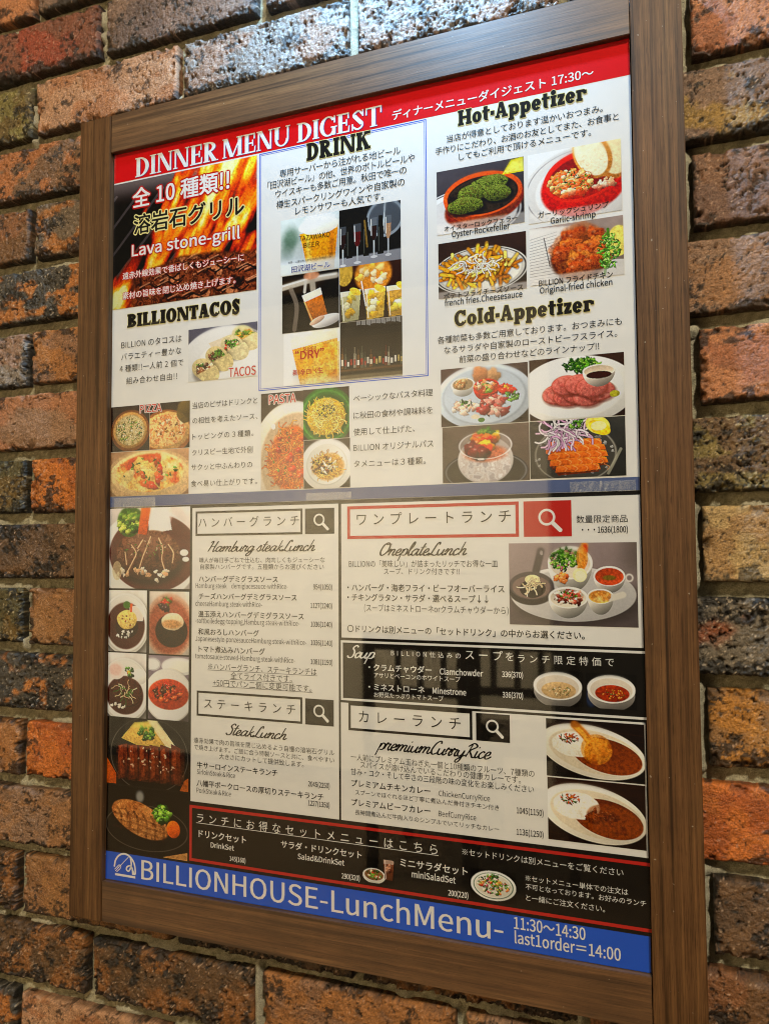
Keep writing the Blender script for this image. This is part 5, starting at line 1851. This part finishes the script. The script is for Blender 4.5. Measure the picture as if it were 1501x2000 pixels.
def ph_steak(c):
    c.e(.55, .55, .48, .62, (.05, .05, .05), soft=.04)
    c.ring(.52, .52, .47, .55, .014, (.55, .53, .50), .6)
    c.p([(0, .62), (.12, .85), (.12, 1), (0, 1)], (.72, .34, .10))
    c.p([(.95, .85), (1, .8), (1, 1), (.9, 1)], (.72, .38, .14))
    c.p([(.18, .30), (.34, .05), (.60, .0), (.78, .34), (.5, .44)], (.90, .74, .38), 1, .3)
    c.p([(.50, .0), (.62, .0), (.86, .38), (.76, .42)], (.93, .86, .68))
    c.sc(34, (.49, .20, .10, .10), (.014, .03), GREEN + GREEN, 5, .8, .5)
    for i in range(6):
        x = .14 + i * .13
        c.p([(x, .42 - .02 * i), (x + .11, .38), (x + .13, .88), (x + .01, .92)], (.36, .15, .08), 1, .5)
        c.p([(x + .015, .42), (x + .055, .40), (x + .075, .84), (x + .03, .86)], (.62, .29, .16), 1, .4)
        c.l([(x + .12, .4), (x + .13, .9)], .022, (.10, .04, .03), .8)
    m = (c.y > .38) * (c.y < .92) * (c.x > .12) * (c.x < .95)
    c.n(m * 1.0, [(.18, .07, .04), (.44, .20, .11), (.66, .38, .22), (.32, .12, .06)], 16, 4, .42)
    c.sc(30, (.5, .6, .36, .22), (.008, .018), [(.95, .84, .70)], 9, .5, .2, .7, 0)


def ph_pork(c):
    c.e(.42, .13, .05, .09, (.9, .9, .88), .6, soft=.9)
    c.p([(.7, 1), (1, .88), (1, 1)], (.76, .56, .34))
    c.e(.5, .64, .52, .36, (.07, .06, .06), soft=.04)
    c.ring(.5, .60, .50, .34, .02, (.45, .42, .38), .7)
    c.e(.46, .52, .38, .26, (.05, .04, .04), .8, ang=.2, soft=.3)
    c.e(.42, .48, .36, .25, (.72, .46, .24), ang=.30, sh=.5, wob=.1)
    c.n(c.me(.42, .48, .35, .24, .3)[0], [(.50, .27, .12), (.78, .54, .30), (.88, .68, .44), (.62, .36, .18)], 10, 4, .7)
    for i in range(6):
        x_ = .14 + i * .105
        c.l([(x_, .33 + i * .022), (x_ + .05, .45 + i * .02), (x_ + .05, .66 + i * .02)], .026, (.22, .10, .05), .6)
    for i in range(3):
        c.l([(.10, .42 + i * .10), (.36, .45 + i * .10), (.72, .56 + i * .08)], .022, (.26, .12, .06), .5)
    c.n(c.me(.42, .48, .35, .24, .3)[0], [(.34, .17, .08), (.80, .56, .32), (.66, .40, .20), (.90, .70, .46)], 26, 14, .45)
    c.sc(30, (.70, .36, .09, .12), (.02, .045), GREEN, 6, .9, .6)
    c.e(.83, .56, .08, .13, (.92, .42, .10), sh=.4)


def ph_plate(c):
    c.put(sstep(.62, .40, c.y), (.60, .54, .54), .8)
    c.put(sstep(.80, 1.0, c.x) * sstep(.5, .2, c.y), (.42, .38, .36), .8)
    c.e(.52, .70, .50, .32, (.30, .27, .26), .7, soft=.3)
    c.e(.50, .62, .49, .33, (.80, .79, .79), soft=.03, sh=.12)
    c.e(.50, .60, .43, .27, (.76, .75, .75), soft=.1)
    # skillet
    c.l([(.22, .34), (.26, .10)], .06, (.34, .31, .31)).e(.265, .12, .012, .03, (.65, .62, .62))
    c.e(.18, .58, .185, .18, (.22, .20, .20)).e(.18, .52, .18, .17, (.36, .33, .33)).e(.18, .54, .155, .14, (.50, .42, .40))
    c.e(.19, .56, .11, .11, (.14, .08, .06), sh=.4, wob=.2).e(.19, .45, .06, .06, (.92, .86, .66), wob=.3)
    c.st(16, (.19, .52, .08, .05), .08, .010, [(.85, .76, .62)], 4, 1)
    # salad bowl with prawn
    c.bowl(.49, .24, .175, .20, (.93, .91, .87), .36, (.82, .78, .72))
    c.sc(120, (.45, .20, .115, .13), (.012, .026), GREEN + GREEN + [(.55, .30, .34), (.60, .70, .36)], 6, .5, .5)
    c.l([(.605, .04), (.575, .30)], .055, (.90, .60, .24)).l([(.61, .04), (.615, .10)], .03, (.78, .22, .10))
    c.n(c.me(.585, .18, .045, .14)[0], [(.80, .46, .14), (.94, .70, .34)], 40, 3, .8)
    c.e(.565, .39, .055, .085, (.97, .92, .70), ang=.3).e(.57, .40, .04, .06, (.98, .95, .80), ang=.3).sc(7, (.43, .42, .06, .05), (.025, .04), [(.92, .56, .30), (.86, .40, .18)], 8, .7, .5)
    # small bowls
    c.bowl(.47, .66, .155, .13, (.92, .90, .86), .25, (.86, .82, .76))
    c.sc(50, (.47, .65, .115, .09), (.015, .035), [(.74, .34, .26), (.88, .62, .52), (.93, .88, .80), (.46, .20, .14)], 9, .6, .5)
    c.sc(14, (.47, .63, .07, .05), (.008, .018), GREEN, 10, .5, .3)
    c.bowl(.79, .40, .12, .12, (.91, .89, .86), .20, (.78, .32, .16)).ring(.94, .42, .025, .04, .3, (.90, .88, .86)).e(.79, .42, .05, .03, (.40, .46, .16), .7, soft=.6)
    c.bowl(.72, .64, .10, .09, (.90, .88, .84), .22, (.90, .72, .38)).l([(.80, .66), (.89, .62)], .05, (.88, .86, .82))
    c.n(c.me(.72, .64, .08, .07)[0], [(.95, .84, .54), (.80, .48, .18), (.93, .76, .42)], 16, 5, .8)


def soup(c, col, bits):
    c.e(.5, .60, .47, .46, (.62, .60, .58), soft=.04, sh=.5)
    c.e(.5, .44, .48, .40, (.95, .93, .90), soft=.04)
    c.e(.5, .47, .42, .34, (.84, .80, .75), soft=.05)
    c.e(.52, .56, .34, .24, col, soft=.08, sh=.15)
    c.sc(40, (.54, .58, .22, .14), (.012, .03), bits, 5, .6, .4)


def ph_soup1(c):
    soup(c, (.80, .68, .50), [(.86, .76, .58), (.74, .60, .42), (.44, .46, .22)])


def ph_soup2(c):
    c.e(.1, .7, .12, .3, (.22, .30, .46), .7, soft=.7)
    soup(c, (.64, .22, .05), [(.72, .30, .10), (.52, .15, .04), (.84, .46, .16), (.34, .36, .12)])


def curry(c, top, leg):
    for i in range(10):
        c.l([(0, .08 + i * .1), (1, .2 + i * .1)], .012, np.array((.22, .13, .08)), .5)
    c.e(.47, .56, .56, .46, (.10, .06, .04), .6, soft=.2, ang=.18)
    c.e(.47, .52, .55, .44, (.93, .90, .84), ang=.18, soft=.03, sh=.12)
    c.e(.50, .53, .48, .36, (.86, .81, .72), ang=.18, soft=.06)
    c.e(.62, .58, .36, .29, (.50, .24, .06), ang=.2, soft=.05, sh=-.2)
    c.e(.30, .42, .24, .22, (.96, .94, .89), wob=.15, sh=.15)
    c.n(c.me(.30, .42, .24, .22, wob=.15)[0], [(.86, .82, .74), (.98, .96, .92), (.93, .90, .84)], 34, 4, .7)
    c.sc(40, (.24, .32, .10, .08), (.010, .024), [(.64, .24, .08), (.30, .42, .12), (.50, .16, .06), (.74, .40, .16)], 6, .4, .3)
    if leg:
        c.l([(.30, .08), (.38, .20), (.48, .40)], .085, (.80, .46, .12)).l([(.29, .08), (.37, .20), (.45, .36)], .045, (.94, .68, .26))
        c.e(.53, .50, .14, .22, (.82, .50, .14), ang=-.35, sh=.6, wob=.12).e(.50, .44, .07, .12, (.95, .70, .30), .7, ang=-.35, soft=.9)
        c.n(c.me(.52, .48, .16, .26, -.3)[0], [(.70, .36, .08), (.90, .62, .22), (.80, .48, .14)], 12, 5, .7)
        c.e(.31, .08, .05, .05, (.72, .44, .16))
    else:
        c.sc(26, (.54, .54, .16, .09), (.02, .05), [(.34, .15, .05), (.46, .22, .07), (.26, .12, .05)], 7, .6, .5)
        c.n(c.me(.68, .6, .28, .24, .2)[0], [(.42, .18, .05), (.60, .30, .10), (.52, .24, .07)], 14, 9, .6)


def ph_curry1(c):
    curry(c, 0, True)


def ph_curry2(c):
    curry(c, 0, False)


def ph_cola(c):
    c.e(.36, .72, .36, .30, (.93, .92, .89), soft=.05, sh=.25).e(.36, .68, .30, .22, (.55, .40, .25))
    c.sc(34, (.36, .66, .24, .18), (.03, .06), GREEN + [(.80, .26, .10), (.88, .50, .24), (.94, .80, .6)], 4, .6, .5)
    c.p([(.66, .02), (.98, .04), (.94, .80), (.70, .80)], (.46, .26, .16), 1, .4)
    c.p([(.66, .02), (.98, .04), (.97, .18), (.67, .18)], (.66, .58, .54), .9)
    c.sc(8, (.82, .35, .10, .2), (.04, .07), [(.66, .46, .36), (.38, .18, .10)], 7, .8, .4)
    c.l([(.71, .06), (.73, .76)], .03, (.85, .80, .78), .7)


def ph_salad(c):
    c.e(.5, .5, .50, .48, (.92, .92, .89), soft=.03, sh=.15).ring(.5, .5, .43, .41, .03, (.18, .30, .2), .8).e(.5, .5, .40, .36, (.84, .82, .76))
    c.sc(110, (.5, .47, .34, .30), (.022, .05), GREEN + [(.86, .30, .12), (.92, .52, .24), (.72, .62, .30), (.56, .22, .30), (.94, .86, .72)], 8, .6, .5)


DARK, BROWN, PURP = (.14, .12, .11), (.22, .15, .11), (.28, .24, .26)
SHOTS = [
    ('d', 'grill', ph_grill, (.08, .06, .06), 'photo of meat over flames on a grill'), ('d', 'beer', ph_beer, (.80, .84, .84), 'photo of a foaming glass of beer'),
    ('d', 'wine', ph_wine, (.06, .06, .07), 'photo of wine glasses and bottles'), ('d', 'tap', ph_tap, (.07, .05, .04), 'photo of beer poured from a tap'),
    ('d', 'lemon', ph_lemon, (.22, .12, .07), 'photo of lemon drinks in tall glasses'), ('d', 'dry', ph_dry, (.93, .93, .94), 'photo of golden beer close up'),
    ('d', 'bar', ph_bar, (.05, .045, .04), 'photo of bottles on a bar shelf'), ('d', 'tacos', ph_tacos, (.34, .34, .42), 'photo of four tacos on a plate'),
    ('d', 'pizza1', ph_pizza1, (.20, .14, .14), 'photo of a green topped pizza'), ('d', 'pizza2', ph_pizza2, (.16, .10, .09), 'photo of a cheese pizza with meat'),
    ('d', 'pizza3', ph_pizza3, (.70, .54, .40), 'photo of a tomato pizza on a board'), ('d', 'pasta1', ph_pasta1, (.26, .21, .19), 'photo of red pasta'),
    ('d', 'pasta2', ph_pasta2, (.24, .20, .18), 'photo of yellow pasta in a green bowl'), ('d', 'pasta3', ph_pasta3, (.24, .21, .20), 'photo of meat sauce pasta on white'),
    ('d', 'oyster', ph_oyster, (.30, .28, .30), 'photo of green oysters in an orange dish'), ('d', 'garlic', ph_garlic, (.90, .90, .89), 'photo of shrimp in a red pot with bread'),
    ('d', 'fries', ph_fries, (.24, .16, .13), 'photo of fries on an oval plate'), ('d', 'chicken', ph_chicken, (.62, .55, .52), 'photo of fried chicken with parsley'),
    ('d', 'platter', ph_platter, (.34, .26, .25), 'photo of an appetizer platter'), ('d', 'beef', ph_beef, (.26, .17, .13), 'photo of sliced roast beef'),
    ('d', 'tomato', ph_tomato, (.40, .34, .31), 'photo of tomatoes in a glass of ice'), ('d', 'salmon', ph_salmon, (.25, .25, .24), 'photo of sliced salmon with onion'),
    ('l', 'ham1', ph_ham1, (.88, .84, .82), 'large photo of a hamburg steak'), ('l', 'ham2', ph_ham2, (.90, .89, .87), 'photo of a hamburg steak with cheese'),
    ('l', 'ham3', ph_ham3, (.88, .84, .80), 'photo of a hamburg steak with egg'), ('l', 'ham4', ph_ham4, (.90, .88, .87), 'photo of a hamburg steak with radish'),
    ('l', 'ham5', ph_ham5, (.55, .50, .55), 'photo of a tomato stewed hamburg steak'), ('l', 'steak', ph_steak, (.10, .08, .07), 'photo of sliced steak on an iron plate'),
    ('l', 'pork', ph_pork, (.05, .05, .045), 'photo of a grilled pork steak'), ('l', 'plate', ph_plate, (.50, .45, .45), 'photo of a plate with five small dishes'),
    ('l', 'soup1', ph_soup1, (.06, .05, .05), 'photo of a bowl of clam chowder'), ('l', 'soup2', ph_soup2, (.05, .05, .06), 'photo of a bowl of red soup'),
    ('l', 'curry1', ph_curry1, (.14, .09, .06), 'photo of chicken curry and rice'), ('l', 'curry2', ph_curry2, (.20, .12, .08), 'photo of beef curry and rice'),
    ('l', 'cola', ph_cola, (.06, .055, .05), 'photo of a salad and a cola'), ('l', 'salad', ph_salad, (.06, .055, .05), 'photo of a small bowl of salad'),
]
for p, key, fn, bgc, lab in SHOTS:
    x0, z0, x1, z1 = R[key]
    if x0 < -284:
        x0 = -290.2
    c = P(x1 - x0, z1 - z0, bgc, np.array(bgc) * .8, seed=len(key) + ord(key[0]))
    fn(c)
    tex = fbm(c.x * (x1 - x0) * .55, c.y * (z1 - z0) * .55, 5, 3, .6)
    wt_ = np.clip((c.im.max(-1) - c.im.min(-1)) * 2.2, 0.12, 1) * np.clip(1.4 - c.im.min(-1), .2, 1)
    im = np.clip(c.im * (1 + (tex - .5) * .55 * wt_)[..., None], 0.015, 1)
    im = np.clip(im + (im - .48) * .20, 0.01, 1)      # printed contrast
    ang_ = random.Random(len(key) * 7 + ord(key[-1])).uniform(0, 6.28)
    im = np.clip(im * (1 + .16 * (math.cos(ang_) * (c.x - .5) + .7 * (.5 - c.y)))[..., None], 0.01, 1)
    far_ = im
    for _ in range(5):      # shallow focus towards the back of each shot
        pd = np.pad(far_, ((2, 2), (2, 2), (0, 0)), mode='edge')
        far_ = (pd[:-4, 2:-2] + pd[4:, 2:-2] + pd[2:-2, :-4] + pd[2:-2, 4:] + 2 * pd[2:-2, 2:-2]) / 6
    im = im + (far_ - im) * (sstep(.30, .02, c.y) * .75 * (key not in ('grill', 'bar', 'cola', 'salad', 'beef', 'salmon')))[..., None]
    bl = im
    for _ in range(3):
        pd = np.pad(bl, ((1, 1), (1, 1), (0, 0)), mode='edge')
        bl = (pd[:-2, 1:-1] + pd[2:, 1:-1] + pd[1:-1, :-2] + pd[1:-1, 2:] + 2 * pd[1:-1, 1:-1]) / 6
    im = np.clip(im + (im - bl) * .75, 0.01, 1)       # prepress sharpening
    gx, gy = c.x, c.y
    V = np.stack([x0 + (x1 - x0) * gx, np.full(gx.shape, YP - .24), z1 - (z1 - z0) * gy], -1).reshape(-1, 3) * MM
    n = c.nz + 1
    I = np.arange(c.nx)[:, None] * n + np.arange(c.nz)[None, :]
    F = np.stack([I, I + 1, I + n + 1, I + n], -1).reshape(-1, 4)
    me = bpy.data.meshes.new('food_photo')
    me.from_pydata(V.tolist(), [], F.tolist())
    set_col(me, (lin(im) * .70).reshape(-1, 3))
    o = link('food_photo', me, PHOTO_MAT, PO[p])
    o['label'] = lab

# ------------------------------------------------------------------ clear tape strips over the joint of the two posters
g = G('clear_tape')
tc = g.n('ShaderNodeTexCoord')
nz = g.n('ShaderNodeTexNoise', {'Vector': tc.outputs['Object'], 'Scale': 320.0, 'Detail': 4.0, 'Distortion': 1.0})
df = g.n('ShaderNodeBsdfDiffuse', {'Color': (.75, .76, .72, 1)})
tr = g.n('ShaderNodeBsdfTransparent')
fac = g.n('ShaderNodeMapRange', {0: nz.outputs['Fac'], 1: .35, 2: .7, 3: .02, 4: .24})
mx = g.n('ShaderNodeMixShader', {0: fac.outputs[0], 1: tr.outputs[0], 2: df.outputs[0]})
bp = g.n('ShaderNodeBump', {'Height': nz.outputs['Fac'], 'Strength': .5, 'Distance': .0006})
gs = g.n('ShaderNodeBsdfGlossy', {'Roughness': .22, 'Normal': bp.outputs[0]})
m2 = g.n('ShaderNodeMixShader', {0: .07, 1: mx.outputs[0], 2: gs.outputs[0]})
g.l(m2.outputs[0], g.o.inputs['Surface'])
for x0, z0, x1, z1, lab in ((-39.3, 1.6, 11.6, 9.0, 'short clear tape strip at the middle of the joint between the posters'),
                            (229.6, 0.4, 287.0, 10.4, 'wrinkled clear tape strip at the right end of the joint between the posters'),
                            (-284.0, -1.2, -228.0, 11.0, 'cloudy clear tape strip at the left end of the joint between the posters')):
    V, F = [], []
    nx = 24
    rng = random.Random(int(x0))
    for i in range(nx + 1):
        x = x0 + (x1 - x0) * i / nx
        for j in range(3):
            z = z0 + (z1 - z0) * j / 2
            V.append((x * MM, (YP - .55 + rng.uniform(-.12, .1)) * MM, (z + (rng.uniform(-.25, .25) if j != 1 else 0)) * MM))
    for i in range(nx):
        for j in range(2):
            a = i * 3 + j
            F.append((a, a + 3, a + 4, a + 1))
    o = mesh('clear_tape', V, F, g.m)
    tag(o, lab, 'tape', 'clear tape strips on the poster joint')
